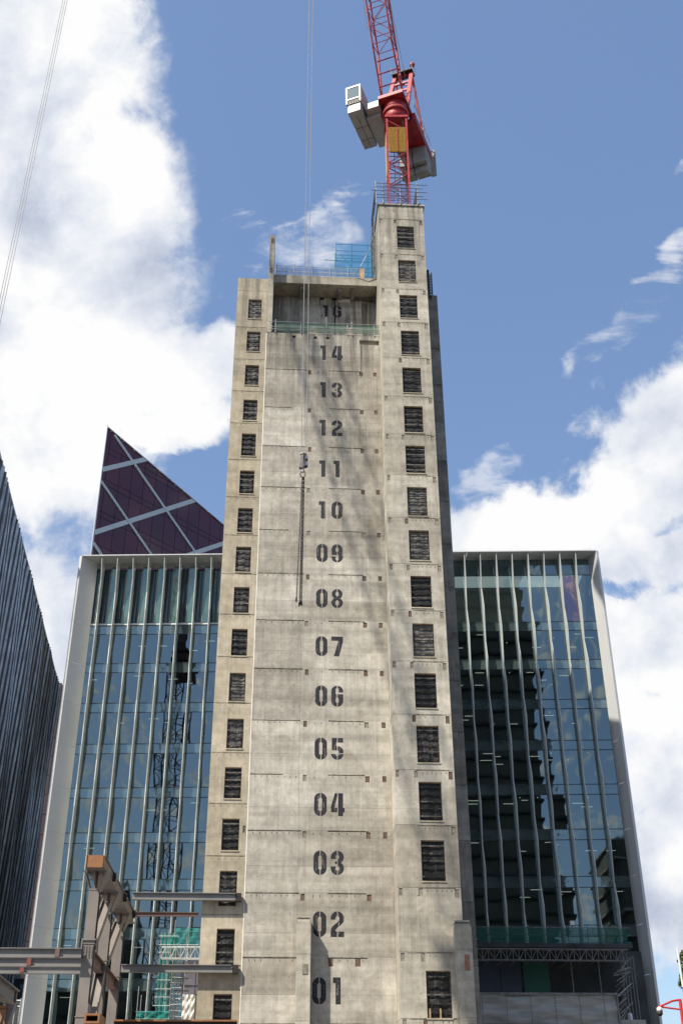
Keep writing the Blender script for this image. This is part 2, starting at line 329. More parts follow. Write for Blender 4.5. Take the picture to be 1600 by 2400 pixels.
def tag(o, label, cat, group=None):
    o['label'] = label; o['category'] = cat
    if group: o['group'] = group
    return o
def share(o, parent, loc=None, name=None):
    c = o.copy(); C.objects.link(c); c.parent = parent
    if loc: c.location = loc
    return c
DW = 72.0; A = radians(3.55)
def L3(x, y, ly, a=A, O=(0.0, DW)):               # tower frame: point of the plane local-y = ly seen in direction (x, y)
    n = Vector((-sin(a), cos(a))); X = Vector((cos(a), sin(a))); o = Vector(O); d = ray(x, y); d2 = Vector((d.x, d.y))
    t = (ly+o.dot(n))/d2.dot(n); p = d*t; return Vector(((Vector((p.x, p.y))-o).dot(X), ly, p.z))
def at(x, y, D):
    d = ray(x, y); return d*(D/d.y)

# ------------------------------------------------------------------ ground
g = MB().quad((-900,-900,-1.7),(900,-900,-1.7),(900,900,-1.7),(-900,900,-1.7)).build('ground', 'asph'); g['kind'] = 'structure'
g = MB().box(-60, 60, 40, 200, -1.69, -1.57).build('pavement', 'pave'); g['kind'] = 'structure'

# ------------------------------------------------------------------ concrete tower
TW = thing('concrete_core', 'tall raw concrete stair and lift core with black stencilled floor numbers', 'tower', (0, DW, 0), A)
def lift(name, mat, x0, x1, z0, z1, y, back, holes=(), gap=.012, seed=0):
    """one poured lift: a block whose front face carries recesses (x0,x1,z0,z1,depth,jitter)"""
    z0 += gap; z1 -= gap
    rnd = random.Random(seed+int(z0*100)+int(x0*10))
    hs = [h for h in holes if h[0] < x1 and h[1] > x0 and h[2] < z1 and h[3] > z0]
    xs = sorted({x0, x1, *[min(max(h[i], x0), x1) for h in hs for i in (0, 1)]}); zs = sorted({z0, z1, *[min(max(h[i], z0), z1) for h in hs for i in (2, 3)]})
    m = MB(); nx, nz = len(xs), len(zs); jit = {}
    def cell(i, k):
        cx = (xs[i]+xs[i+1])/2; cz = (zs[k]+zs[k+1])/2
        for h in hs:
            if h[0] < cx < h[1] and h[2] < cz < h[3]: return h[4]
        return 0
    jz = {}
    for i in range(nx):
        for k in range(nz):
            j = 0
            for h in hs:
                if h[5] and h[0]-1e-6 <= xs[i] <= h[1]+1e-6 and abs(h[3]-zs[k]) < 1e-6 and zs[k] < z1: j = rnd.uniform(-h[5], h[5])
            jz[i, k] = j
    P = lambda i, k, d: (xs[i], y+d, zs[k]+jz[i, k])
    dep = {(i, k): cell(i, k) for i in range(nx-1) for k in range(nz-1)}
    for (i, k), d in dep.items():
        m.quad(P(i,k,d), P(i+1,k,d), P(i+1,k+1,d), P(i,k+1,d))
        for di, dk, e in ((1,0,(1,0,1,1)), (0,1,(0,1,1,1))):
            o = dep.get((i+di, k+dk), 0)
            if abs(o-d) > 1e-6:
                a, b, c, e2 = e
                m.quad(P(i+a,k+b,d), P(i+c,k+e2,d), P(i+c,k+e2,o), P(i+a,k+b,o))
    m.quad((x0,y,z1),(x1,y,z1),(x1,back,z1),(x0,back,z1)); m.quad((x0,y,z0),(x0,back,z0),(x1,back,z0),(x1,y,z0))
    m.quad((x0,y,z0),(x0,y,z1),(x0,back,z1),(x0,back,z0)); m.quad((x1,y,z0),(x1,back,z0),(x1,back,z1),(x1,y,z1))
    m.quad((x0,back,z0),(x0,back,z1),(x1,back,z1),(x1,back,z0))
    return m.build(name, mat, TW)
JM = [-1.7, 3.4, 7.2, 10.87, 14.65, 18.51, 22.18, 25.89, 29.61, 33.28, 36.99, 40.61, 44.33, 48.06, 51.75, 55.52, 59.25]
JL = [-1.7, 3.4, 6.95, 10.37, 13.3, 16.85, 20.17, 23.56, 27.02, 30.41, 33.63, 36.84, 40.05, 43.34, 46.69, 50.1, 53.2, 56.4, 59.75, 63.66, 65.07]
JR = [-1.7, 3.4, 7.27, 10.88, 14.61, 18.41, 21.96, 25.71, 29.49, 33.32, 36.95, 40.77, 44.43, 48.13, 51.72, 55.55, 59.18, 62.75, 66.6, 70.69, 72.27]
WL = [(62.74,60.62),(59.28,57.19),(55.81,53.76),(52.35,50.33),(49.1,47.0),(45.7,43.6),(42.37,40.25),(39.08,36.97),(35.78,33.7),(32.5,30.43),(29.2,27.1),(25.9,23.8),(22.56,20.46),(19.19,17.15),(15.92,13.75),(12.47,10.25),(8.77,6.4)]
WR = [(69.87,67.29),(65.95,63.5),(62.08,59.6),(58.3,55.8),(54.55,52.05),(50.8,48.28),(47.1,44.6),(43.4,40.9),(39.72,37.23),(36.0,33.5),(32.3,29.8),(28.62,26.12),(24.93,22.4),(21.17,18.65),(17.47,14.95),(9.85,7.25)]
rn = random.Random(3)
def groove(x0, x1, z, d=.08, h=.075):
    out = []; x = x0
    while x < x1-.02:
        w = min(rn.uniform(.18, .42), x1-x); out.append((x, x+w, z-h, z, d, .018)); x += w
    return out
def ticks(x0, x1, z, n, h=.17):
    return [(x-.02, x+.02, z-h-.08, z-.12, .07, 0) for x in [x0+(x1-x0)*(i+.5)/n+rn.uniform(-.03, .03) for i in range(n)] if rn.random() < .88]
patches = []
def patch(x, z, w, h, y, mat='box', d=.05):
    patches.append((x, z, w, h, y, mat)); return (x, x+w, z-h, z, d, 0)
# main wall lifts
for i in range(len(JM)-1):
    z0, z1 = JM[i], JM[i+1]; H = []
    zt = z1-.03
    if i < len(JM)-2 and z1 > 5:
        a = -2.75+rn.uniform(-.1, .1)
        H += groove(-6.08, -3.9 if rn.random() < .25 else a, zt); H += ticks(-5.9, -2.9, zt, 8)
        H += groove(-.95, 1.45+rn.uniform(0, .3), zt); H += ticks(-.9, 1.4, zt, 5); H += ticks(-2.1, -1.2, zt-.02, 2)
        if z1 > 13:
            H.append(patch(-2.6+rn.uniform(-.05, .05), zt-.05, .24, .42, 0, rn.choice(['boxg', 'boxg', 'box'])))
            H.append(patch(1.5, zt-.08, .28, .40, 0, 'box' if rn.random() < .7 else 'boxg'))
            if z1 > 16: H.append(patch(2.62+rn.uniform(-.04, .04), zt-.06, .27, .40, 0, 'box'))
        else:
            H.append(patch(-.92, zt-.05, .3, .46, 0, 'box')); H.append(patch(.72, zt-.05, .33, .46, 0, 'box'))
    if z1 > 59: H += [(-3.99,-3.72,58.73,58.99,.2,0), (-2.21,-1.95,58.71,58.97,.2,0), (-1.21,-.95,58.71,58.97,.2,0), (1.55,3.15,58.25,58.74,.25,.0)]
    if z1 > 8:
        for X in (-5.4, -4.2, -3.3, 1.0, 2.1):
            for Z in (z0+.9, z0+2.5): H.append((X, X+.045, Z, Z+.045, .06, 0))
    zm = z0+(z1-z0)*rn.uniform(.34, .42)
    for xa, xb in ((-6.1, -2.86), (-2.852, 3.19)):
        lift('wall_panel', 'conc', xa, xb, z0, zm, 0, .6, H, .0, 0); lift('wall_panel', 'conc', xa, xb, zm+.004, z1, 0, .6, H, .006, 1)
for i in range(len(JL)-1):
    z0, z1 = JL[i], JL[i+1]; H = []
    if 5 < z1 < 60: H += groove(-8.6, -6.2, z1-.03, .03, .03); H += ticks(-8.5, -6.3, z1-.02, 5, .12)
    for t, b in WL:
        if b < z1 and t > z0: H.append((-7.72, -6.62, b, t, .34, 0))
    if 16.8 < z1 < 21: H.append(patch(-6.4, 18.75, .16, .45, .04, 'boxg'))
    lift('wall_panel', 'wing', -8.7, -6.14, z0, z1, .04, 12.5, H)
for i in range(len(JR)-1):
    z0, z1 = JR[i], JR[i+1]; H = []
    if 5 < z1 < 72:
        H += groove(4.85 if z1 > 30 else (4.6 if z1 > 12 else 3.7), 6.8, z1-.03, .045, .05); H += ticks(4.9, 6.7, z1-.03, 6)
        H.append(patch(6.72, z1-.1, .26, .52, -1.95, rn.choice(['box', 'boxg', 'boxg'])))
        if rn.random() < .75: H.append(patch(3.3, z1-.05, .22, .45, -1.95, 'boxg'))
        if rn.random() < .6: H.append(patch(4.5, z1-.08, .24, .45, -1.95, rn.choice(['box', 'boxg'])))
    for t, b in WR:
        if b < z1 and t > z0: H.append((4.74, 6.22, b, t, .34, 0))
    for q in range(3):
        X = rn.uniform(4.35, 4.55); Z = rn.uniform(z0+.5, z1-.5); H.append((X, X+.05, Z, Z+.06, .05, 0))
    lift('wall_panel', 'pier', 3.2, 7.1, z0, z1, -1.95, 2.6, H)
for i in range(len(JM)-1):
    H = []
    if i > 2: H = [(8.0, 8.28, JM[i+1]-.45, JM[i+1]-.32, .05, 0), (7.98, 8.03, JM[i+1]-.75, JM[i+1]-.45, .05, 0), (8.2, 8.26, JM[i+1]-.7, JM[i+1]-.45, .05, 0)]
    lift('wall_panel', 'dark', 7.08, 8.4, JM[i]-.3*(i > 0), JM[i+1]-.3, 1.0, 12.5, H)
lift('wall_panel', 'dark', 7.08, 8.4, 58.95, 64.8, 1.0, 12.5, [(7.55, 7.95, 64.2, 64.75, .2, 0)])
for (x, z, w, h, y, mat) in patches:
    MB().box(x+.004, x+w-.004, y+.034, y+.046, z-h+.004, z-.004).build('box_out', mat, TW)
# broken lips along the joints (rough concrete pieces in the grooves)
MB().box(-6.1, 3.19, .62, 12.5, -1.7, 59.2).build('core_body', 'conc', TW)
MB().box(3.2, 7.07, 2.62, 12.5, -1.7, 66.3).build('core_body', 'conc', TW)
MB().box(-6.1, 3.18, 2.6, 12.5, 59.22, 65.45).build('recess_wall', 'conc', TW)
MB().box(-5.68, 3.19, .9, 12.5, 65.5, 66.36).build('roof_slab', 'pier', TW)
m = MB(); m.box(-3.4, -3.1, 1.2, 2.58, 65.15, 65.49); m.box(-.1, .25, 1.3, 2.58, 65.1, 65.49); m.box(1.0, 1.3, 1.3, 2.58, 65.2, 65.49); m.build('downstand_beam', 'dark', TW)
MB().box(-.06, .98, 2.45, 2.59, 65.0, 65.3).build('lit_patch_and_packing', 'white', TW)  # white block stands in for the sunlit patch between the soffit beams
MB().box(1.35, 3.1, 2.3, 2.42, 65.15, 65.3).build('lit_patch_and_packing', 'rough', TW)
# fin wall
m = MB(); m.box(-6.13, -5.7, -.02, 3.5, 59.25, 70.1); m.build('fin_wall', 'pier', TW)
for z in (69.75, 66.3): MB().box(-6.05, -5.8, -.04, -.015, z-.55, z).build('box_out', 'box', TW)
# pier top lip
m = MB(); m.box(3.1, 7.25, -2.05, 2.62, 72.28, 72.42); m.build('capping', 'pier', TW)
MB().box(6.75, 6.95, -1.9, -1.7, 72.42, 72.72).build('capping_block', 'bolt', TW)
# chamfer arris between wing and main wall, whitened to carry its sunlit line
MB().add([(-6.14,.04,-1.7),(-6.1,-.002,-1.7),(-6.1,.04,-1.7),(-6.14,.04,59.2),(-6.1,-.002,59.2),(-6.1,.04,59.2)], [(0,1,4,3),(1,2,5,4),(0,3,5,2)]).build('arris', 'white', TW)
# buttresses
def buttress(x0, x1, y0, y1, zt):
    b = thing if False else None
    m = MB(); m.box(x0, x1, y0, y1, -1.7, 7.2); o1 = m.build('buttress', 'pier', TW)
    MB().box(x0, x1, y0, y1, 7.215, 10.86).build('buttress', 'pier', TW)
    MB().box(x0-.01, x1+.01, y0-.01, y1, 10.875, zt).build('buttress', 'pier', TW)
    MB().box(x0+.02, x1-.04, y0+.06, y1, zt, zt+.14).build('buttress_cap', 'pier', TW)
    MB().box(x0+.05, x1-.07, y0+.1, y1, zt+.14, zt+.24).build('cap_slot', 'rough', TW)  # dark-coloured strip standing in for the slot between the cap pieces
    MB().box(x0+.03, x1-.05, y0+.08, y1, zt+.24, zt+.34).build('buttress_cap', 'pier', TW)
buttress(-2.86, -2.03, -1.05, -.002, 12.72)
buttress(6.46, 7.42, -2.95, -1.952, 12.2)
MB().box(6.93, 7.2, -2.99, -2.955, 9.75, 10.6).build('box_out', plain('faded_orange_board', (.27,.13,.08), .85, 0, .4, 5), TW)
MB().box(6.9, 7.2, -2.99, -2.955, 6.0, 6.9).build('box_out', 'boxg', TW)
MB().box(-2.5, -2.2, -1.085, -1.055, 9.75, 10.3).build('box_out', 'boxg', TW)
MB().box(-2.55, -2.25, -1.085, -1.055, 6.5, 7.0).build('box_out', 'boxg', TW)

# openings closed with black polythene held by battens
def opening(x0, x1, zb, zt, y, seed):
    r = random.Random(seed); w = x1-x0; h = zt-zb; n, k = 12, 16; m = MB(); vs = []
    top_slack = r.uniform(0, .06)
    ph = [r.uniform(0, 6) for _ in range(4)]
    for j in range(k+1):
        for i in range(n+1):
            a = i/n; b = j/k
            d = .13+.012*sin(a*7+ph[0]+b*1.5)+.012*sin(a*15+ph[1]-b*1.2)+(.02+.006*ph[3])*abs(sin(b*pi*(1.2+.3*ph[2])+ph[1]+a*.6))+r.uniform(-.004, .004)
            edge = (.05+r.uniform(0, .05)) if i == n else (.015+r.uniform(0, .02) if i == 0 else 0)
            x = x0+a*w+(edge if i == 0 else -edge); vs.append((x, y+d, zt-.07-top_slack*(i % 2)-b*(h-.1)))
    m.add(vs, [(j*(n+1)+i, j*(n+1)+i+1, (j+1)*(n+1)+i+1, (j+1)*(n+1)+i) for j in range(k) for i in range(n)])
    s = m.build('window_sheeting', 'sheet', TW, smooth=True)
    nb = 4 if h < 2.3 else 5
    for q in range(nb):
        z = zb+h*(q+.72+r.uniform(-.06, .06))/(nb+.4)
        MB().box(x0+.012, x1-.012, y+.045, y+.085, z-.045, z+.035).build('batten', 'sheet', s)
    mf = MB(); mf.box(x0+.003, x1-.003, y+.05, y+.30, zt-.055, zt-.004); mf.build('head_board', 'timber', s)
    mf = MB(); mf.box(x0+.003, x0+.035, y+.09, y+.30, zb+.06, zt-.06); mf.build('side_board', 'timber', s)
    mf = MB(); mf.box(x0-.03, x1+.03, y-.045, y+.3, zb-.05, zb+.03); mf.build('sill', 'wing', s)
    if h > 2.55 and zb < 8:
        for xx in (x0+.12, (x0+x1)/2): MB().box(xx, xx+.09, y+.04, y+.1, zb+.04, zb+.55).build('strut', 'timber', s)
for i, (t, b) in enumerate(WL): opening(-7.72, -6.62, b, t, .04, i)
for i, (t, b) in enumerate(WR): opening(4.74, 6.22, b, t, -1.95, 50+i)

# stencilled numbers -------------------------------------------------
def rr(x, y, cx, cy, hw, hh, r=None):
    r = hw if r is None else r
    dx = max(abs(x-cx)-(hw-r), 0); dy = max(abs(y-cy)-(hh-r), 0); return dx*dx+dy*dy <= r*r and abs(x-cx) <= hw and abs(y-cy) <= hh
def inpoly(x, y, P):
    c = False; j = len(P)-1
    for i in range(len(P)):
        if (P[i][1] > y) != (P[j][1] > y) and x < (P[j][0]-P[i][0])*(y-P[i][1])/(P[j][1]-P[i][1])+P[i][0]: c = not c
        j = i
    return c
def digit(ch, x, y):
    s = abs(x-.275) > .018; W_ = .275
    if ch == '0': return rr(x, y, W_, .5, .275, .5) and not rr(x, y, W_, .5, .075, .29) and s
    if ch == '1': return (.20 < x < .41 and 0 < y < 1) or (.10 < x < .3 and .79 < y < 1)
    if ch == '2':
        if rr(x, y, W_, .72, .275, .28) and not rr(x, y, W_, .72, .08, .09) and (y > .68 or (x > W_ and y > .5)) and (y > .72 or s) and s: return True
        if y < .21: return 0 < x < .55 and 0 < y and s
        return inpoly(x, y, [(.545,.66),(.50,.55),(.40,.45),(.27,.36),(.2,.29),(.2,.2),(0,.2),(.02,.32),(.08,.42),(.2,.51),(.31,.6),(.34,.66)])
    if ch == '3':
        t = rr(x, y, W_, .735, .275, .265) and not rr(x, y, W_, .735, .075, .09) and (x > W_ or y > .66)
        b = rr(x, y, W_, .275, .275, .275) and not rr(x, y, W_, .275, .075, .1) and (x > W_ or y < .35)
        return (t or b or (.17 < x < .42 and .45 < y < .56)) and s
    if ch == '4':
        return (.31 < x < .52 and 0 < y < 1) or (0 < x < .6 and .17 < y < .36 and not .268 < x < .31) or (inpoly(x, y, [(0,.2),(0,.42),(.17,1),(.27,1),(.27,.86),(.16,.36),(.268,.36),(.268,.2)]))
    if ch == '5':
        top = .03 < x < .53 and .79 < y < 1; st = .03 < x < .23 and .43 < y < 1
        r_ = rr(x, y, W_, .31, .275, .31) and not rr(x, y, W_, .30, .075, .13) and (x > .21 and y > .3 or y < .26)
        return (top or st or r_) and s
    if ch in '69':
        if ch == '9': x, y = .55-x, 1-y
        out = rr(x, y, W_, .5, .275, .5); a = rr(x, y, W_, .3, .075, .12); b = rr(x, y, W_, .79, .075, .1) or (x > W_ and .6 < y < .68) or (x > W_-.07 and .6 < y < .8 and x < W_+.075)
        return out and not a and not b and s
    if ch == '7': return (.79 < y < 1 and 0 < x < .55) or inpoly(x, y, [(.33,.79),(.55,.79),(.55,.74),(.36,0),(.12,0)])
    if ch == '8':
        t = rr(x, y, W_, .735, .255, .265) and not rr(x, y, W_, .74, .07, .11); b = rr(x, y, W_, .275, .275, .275) and not rr(x, y, W_, .265, .08, .13)
        return (t or b) and (s or .42 < y < .58)
    return False
def number(txt, xc, z0, h, y, wear=0.0, only=None):
    r = random.Random(txt); res = h/84
    for q, ch in enumerate(txt):
        m = MB()
        ox = xc-h*.65+q*h*.73
        nlines = [(r.uniform(0, .55), r.uniform(.004, .012), r.uniform(0, .6), r.uniform(.5, 1)) for _ in range(4)]
        for j in range(84):
            yy = (j+.5)/84; run = None
            for i in range(53):
                xx = (i+.5)/84; on = i < 52 and digit(ch, xx, yy)
                if on and any(abs(xx-a) < b and c < yy < d for a, b, c, d in nlines) and r.random() < .55+wear: on = False
                if on and r.random() < .012+wear: on = False
                if on and run is None: run = i
                if not on and run is not None:
                    m.quad((ox+run*res, y, z0+j*res), (ox+i*res, y, z0+j*res), (ox+i*res, y, z0+(j+1)*res), (ox+run*res, y, z0+(j+1)*res)); run = None
        m.build('painted_digit', 'black', TW)
nums = {'01': 8.22, '02': 12.02, '03': 15.72, '04': 19.42, '05': 23.16, '06': 26.87, '07': 30.55, '08': 34.27, '09': 37.95, '10': 41.62, '11': 45.3, '12': 49.1, '13': 52.8, '14': 56.55}
NUMC = {}
for t, z in nums.items():
    number(t, -.9+(z/60)*.05, z, 1.5, -.004, .05 if t in ('10', '11') else 0)
number('16', -.62, 63.25, 1.35, 2.594, .03)
# half hidden number and its paint runs
m = MB()
for (x0, x1, za, zb) in ((-1.66,-1.3,65.2,65.44),(-.62,-.2,65.2,65.44),(-1.7,-1.64,64.6,65.2),(-1.36,-1.32,65.05,65.2),(-.42,-.3,64.5,65.2),(-.42,-.27,60.2,63.3),(-1.5,-1.45,63.2,63.55)):
    m.quad((x0,2.593,za),(x1,2.593,za),(x1,2.593,zb),(x0,2.593,zb))
m.build('paint_run', 'black', TW)
m = MB(); m.quad((2.05,2.592,60.2),(2.42,2.592,60.2),(2.5,2.592,65),(1.95,2.592,65)); m.build('damp_stain', plain('damp_stain', (.13,.115,.09), .9, 0, .5, 2, xyz=(3,3,.3)), TW)
m = MB(); m.quad((1.62,-.004,54.9),(1.66,-.004,54.9),(1.8,-.004,58.2),(1.6,-.004,58.2)); m.build('damp_stain', plain('dark_run', (.12,.105,.085), .9, 0, .5, 2, xyz=(3,3,.3)), TW)

# ------------------------------------------------------------------ scaffold on the tower
def tubes(root, lst, mat='galv', r=.03, name='scaffold_tube'):
    for p, q in lst: MB().tube(p, q, r).build(name, mat, root)
R = thing('edge_guardrail', 'guardrail with pale green netting along the ledge below number 16', 'guardrail', (0, DW, 0), A)
for x, h in ((-5.4, 1.25), (-3.3, 1.15), (-1.2, 1.75), (.55, 1.1), (.9, 1.25), (2.75, 1.1), (3.17, 1.0)): MB().tube((x, -.08, 59.2), (x, -.08, 59.3+h), .035).build('post', 'galv', R)
for z, x0 in ((59.75, -5.9), (60.3, -5.95), (59.5, -5.9)): MB().tube((x0, -.12, z), (3.18, -.12, z), .03).build('rail', 'galv', R)
for x0, x1 in ((-5.3, -3.3), (-3.25, -1.2), (-1.15, .6), (.9, 3.15)): MB().quad((x0,-.05,59.3),(x1,-.05,59.3),(x1,-.05,60.25),(x0,-.05,60.25)).build('net_panel', 'netedge', R)
R = thing('roof_barrier', 'low mesh edge barrier with violet netting on the roof slab left of blue scaffold', 'barrier', (0, DW, 0), A)
zz = 66.36
for i in range(5):
    x0 = -5.5+i*1.55; x1 = x0+1.5
    p = MB(); p.box(x0, x1, 1.0, 1.03, zz+.1, zz+.14); p.box(x0, x1, 1.0, 1.03, zz+1.15, zz+1.19); p.box(x0, x1, .99, 1.02, zz+.5, zz+.55)
    po = p.build('barrier_panel', 'galv', R)
    w = MB()
    for k in range(15): w.box(x0+.05+k*.1, x0+.065+k*.1, 1.01, 1.02, zz+.1, zz+1.17)
    w.build('mesh_infill', 'galv', po, kind='stuff')
    MB().tube((x0, 1.0, zz), (x0, 1.0, zz+1.35), .035).build('post', 'galv', R)
MB().quad((-5.5,1.1,zz),(2.2,1.1,zz),(2.2,1.1,zz+.95),(-5.5,1.1,zz+1.1)).build('net_panel', 'netviolet', R)
MB().box(1.75, 2.15, .95, 1.25, zz, zz+1.15).build('pallet_stack', 'timber', R)
R = thing('blue_net_scaffold', 'roof scaffold bay wrapped in bright blue netting beside the taller pier', 'scaffold', (0, DW, 0), A)
SX = (-.15, 1.3, 2.75, 3.1)
a, b = 4.0, 5.4
for yy in (a, b):
    for x in SX: MB().tube((x, yy, 66.36), (x, yy, 73.4), .035).build('standard', 'teal', R)
    for z in (67.4, 68.4, 69.4, 70.4, 71.2, 71.5, 72.4, 73.2): MB().tube((-.2 if z != 71.2 else -1.2, yy, z), (3.15, yy, z), .03).build('ledger', 'teal', R)
MB().tube((-.1, a, 66.4), (3.1, a, 70), .03).build('brace', 'teal', R); MB().tube((3.1, a, 68), (.2, a, 72), .03).build('brace', 'teal', R)
for yy in (a-.05, b+.05): MB().quad((-.15,yy,66.36),(3.15,yy,66.36),(3.15,yy,73.3),(-.15,yy,73.35)).build('net_panel', 'netblue', R)
MB().quad((-.16,a,66.36),(-.16,b,66.36),(-.16,b,73.3),(-.16,a,73.3)).build('net_panel', 'netblue', R)
# scaffold on the pier
R = thing('pier_top_scaffold', 'tube scaffold with violet and blue netting on top of the pier round the crane base', 'scaffold', (0, DW, 0), A)
zb = 72.42
for x, h in ((3.0, 2.6), (3.6, 2.5), (5.15, 2.0), (6.65, 2.55)):
    MB().tube((x, -2.1, zb-.1), (x, -2.1, zb+h), .045).build('standard', 'galv', R)
for k, z in enumerate((73.0, 73.35, 73.85, 74.3, 74.75)):
    MB().tube((2.6 if k == 2 else 3.0, -2.16, z), (7.2+.35*(k % 2 == 0), -2.16, z-.05), .03).build('ledger', 'galvd', R)
    MB().tube((3.0, -2.1, z), (3.0, 2.4, z), .03).build('ledger', 'galvd', R)
    MB().tube((6.65, -2.1, z), (6.65, 2.4, z), .03).build('ledger', 'galvd', R)
MB().quad((3.45,-2.05,zb),(6.1,-2.05,zb),(6.1,-2.05,zb+2.2),(3.45,-2.05,zb+2.3)).build('net_panel', 'netviolet', R)
MB().quad((3.1,2.3,zb),(6.6,2.3,zb),(6.6,2.3,zb+2.2),(3.1,2.3,zb+2.2)).build('net_panel', 'netblue', R)
MB().quad((3.02,-2.0,zb),(3.02,2.3,zb),(3.02,2.3,zb+2.2),(3.02,-2.0,zb+2.2)).build('net_panel', 'netblue', R)
# hanging tube ladder scaffold down the pier's side
for yy in (-.4, .9, 2.3):
    MB().tube((2.95, yy, 66.4), (2.95, yy, 72.5), .045).build('standard', 'galvd', R)
for z in [66.8+.75*i for i in range(8)]: MB().tube((2.95, -.4, z), (2.95, 2.3, z), .035).build('ledger', 'galvd', R)
MB().quad((2.9,.9,66.5),(2.9,2.3,66.5),(2.9,2.3,72.4),(2.9,.9,72.4)).build('net_panel', 'netgreen', R)
def cable(pts, r, mat, name, lab, cat, n=10, root=None):
    m = MB(); P = []
    for i in range(len(pts)-1):
        p, q = Vector(pts[i]), Vector(pts[i+1])
        for k in range(n): P.append(p.lerp(q, k/n))
    P.append(Vector(pts[-1]))
    for p, q in zip(P, P[1:]): m.tube(p, q, r, 5)
    return m.build(name, mat, root)
pts = [L3(873, 545, -.6), L3(868, 580, -.3), L3(858, 600, 0), L3(845, 625, .3), L3(833, 645, .8)]
o = cable(pts, .035, 'rope', 'power_cable', '', ''); o.location = (0, DW, 0); o.rotation_euler = (0, 0, A); tag(o, 'grey cable sagging from the pier scaffold to the roof barrier', 'cable')
# steel climbing column and rod on the set-back wall
R = thing('climbing_column', 'dark perforated steel column standing on the shaded set-back wall', 'steel column', (0, DW, 0), A)
q = L3(1002, 690, 1.3).x
MB().box(q, q+.2, 1.2, 1.4, 64.8, 67.9).build('column', 'bolt', R)
MB().box(q+.38, q+.44, 1.2, 1.4, 64.8, 67.6).build('column', 'bolt', R)
for i in range(14): MB().box(q+.2, q+.38, 1.25, 1.32, 65+i*.18, 65.06+i*.18).build('rung', 'bolt', R)
o = MB().tube((8.2, 2, 64.8), (8.2, 2, 67.1), .03).build('steel_rod', 'galvd'); o.location = (0, DW, 0); o.rotation_euler = (0, 0, A); tag(o, 'thin upright rod on the right corner of the shaded wall', 'rod')

# ------------------------------------------------------------------ crane on the pier
def lattice(root, p0, p1, w, h, bay, rc, rb, mat, chord='chord', brace='brace', upv=(0, 1, 0), limit=None, seq=None):
    p0, p1 = Vector(p0), Vector(p1); d = (p1-p0); Ln = d.length; d.normalize(); u = Vector(upv); r = d.cross(u).normalized(); u = r.cross(d).normalized()
    cs = [r*(sx*w/2)+u*(sy*h/2) for sx, sy in ((-1,-1),(1,-1),(1,1),(-1,1))]
    for c in cs: MB().tube(p0+c, p1+c, rc, 8).build(chord, mat, root)
    n = max(1, int(Ln/bay)); m = MB()
    for i in range(n):
        a, b = p0+d*(Ln*i/n), p0+d*(Ln*(i+1)/n)
        for k in range(4):
            c0, c1 = cs[k], cs[(k+1) % 4]
            if i % 2: c0, c1 = c1, c0
            for P, Q in ((a+c0, b+c1), (a+c0, a+c1)):
                if limit and i > limit: m.tube(P, Q, rb, 4)
                else: MB().tube(P, Q, rb, 6).build(brace, mat, root)
    if m.v: m.build(brace, mat, root, kind='stuff')
CR = thing('tower_crane', 'red luffing tower crane rising from the top of the tall pier', 'crane', (5.38, 73.6, 66.4), radians(0))
# all crane parts in a frame whose origin is the mast foot; the machine is slewed, its jib towards the camera and left
Z0 = 66.4
def cz(z): return z-Z0
mr_ = Matrix.Rotation(radians(3.5), 4, 'Z')
hw = .92
for sx, sy in ((-1,-1),(1,-1),(1,1),(-1,1)):
    MB().box(sx*hw-.09, sx*hw+.09, sy*hw-.09, sy*hw+.09, 0, cz(86.3)).build('mast_leg', 'red', CR)
z = 71.5; i = 0
while z < 86.0:
    h = 1.45
    for (a, b) in (((-hw,-hw),(hw,-hw)), ((hw,-hw),(hw,hw)), ((hw,hw),(-hw,hw)), ((-hw,hw),(-hw,-hw))):
        if i % 2: a, b = b, a
        MB().tube((a[0],a[1],cz(z)), (b[0],b[1],cz(z)), .045).build('brace', 'red', CR)
        MB().tube((a[0],a[1],cz(z)), (b[0],b[1],cz(min(z+h, 86.2))), .05).build('brace', 'red', CR)
    z += h; i += 1
for xx in (-.25, .2): MB().tube((xx, .3, cz(72)), (xx, .3, cz(86)), .03).build('ladder_rail', 'grey', CR)
for k in range(34): MB().tube((-.25, .3, cz(72.3)+k*.4), (.2, .3, cz(72.3)+k*.4), .02, 4).build('ladder_rung', 'grey', CR)
for k in range(4): MB().tube((-.6, .1, cz(72.5)+k*3.4), (.75, .1, cz(72.5)+k*3.4), .05, 4).build('rest_platform', 'grey', CR)
MB().tube((.6, -.9, cz(72)), (.62, -.9, cz(86)), .035, 5).build('power_cable', 'bolt', CR)
# yellow mesh panels
for s, (xa, ya, xb, yb) in enumerate(((-.78,-1.0,.78,-1.0), (-1.03,-.7,-1.03,.7))):
    pz0, pz1 = (81.6, 84.9) if s == 0 else (79.2, 84.6)
    p = MB(); q = MB()
    for k in range(14):
        t = k/13; x = xa+(xb-xa)*t; y = ya+(yb-ya)*t; q.tube((x,y,cz(pz0)), (x,y,cz(pz1)), .016, 4)
    for k in range(26):
        zz_ = pz0+(pz1-pz0)*k/25; q.tube((xa,ya-.02,cz(zz_)), (xb,yb-.02,cz(zz_)), .014, 4)
    q.quad((xa,ya+.04,cz(pz0)),(xb,yb+.04,cz(pz0)),(xb,yb+.04,cz(pz1)),(xa,ya+.04,cz(pz1)))
    q.build('mesh_guard', 'yel', CR)
    MB().bar(((xa+xb)/2,(ya+yb)/2-.05,cz(pz0)), ((xa+xb)/2,(ya+yb)/2-.05,cz(pz1)), .05, .05).build('guard_rail', 'redlt', CR)
MB().tube((-.9, -.6, cz(72)), (-.9, -.6, cz(80)), .05).build('ladder_guard', 'grey', CR)
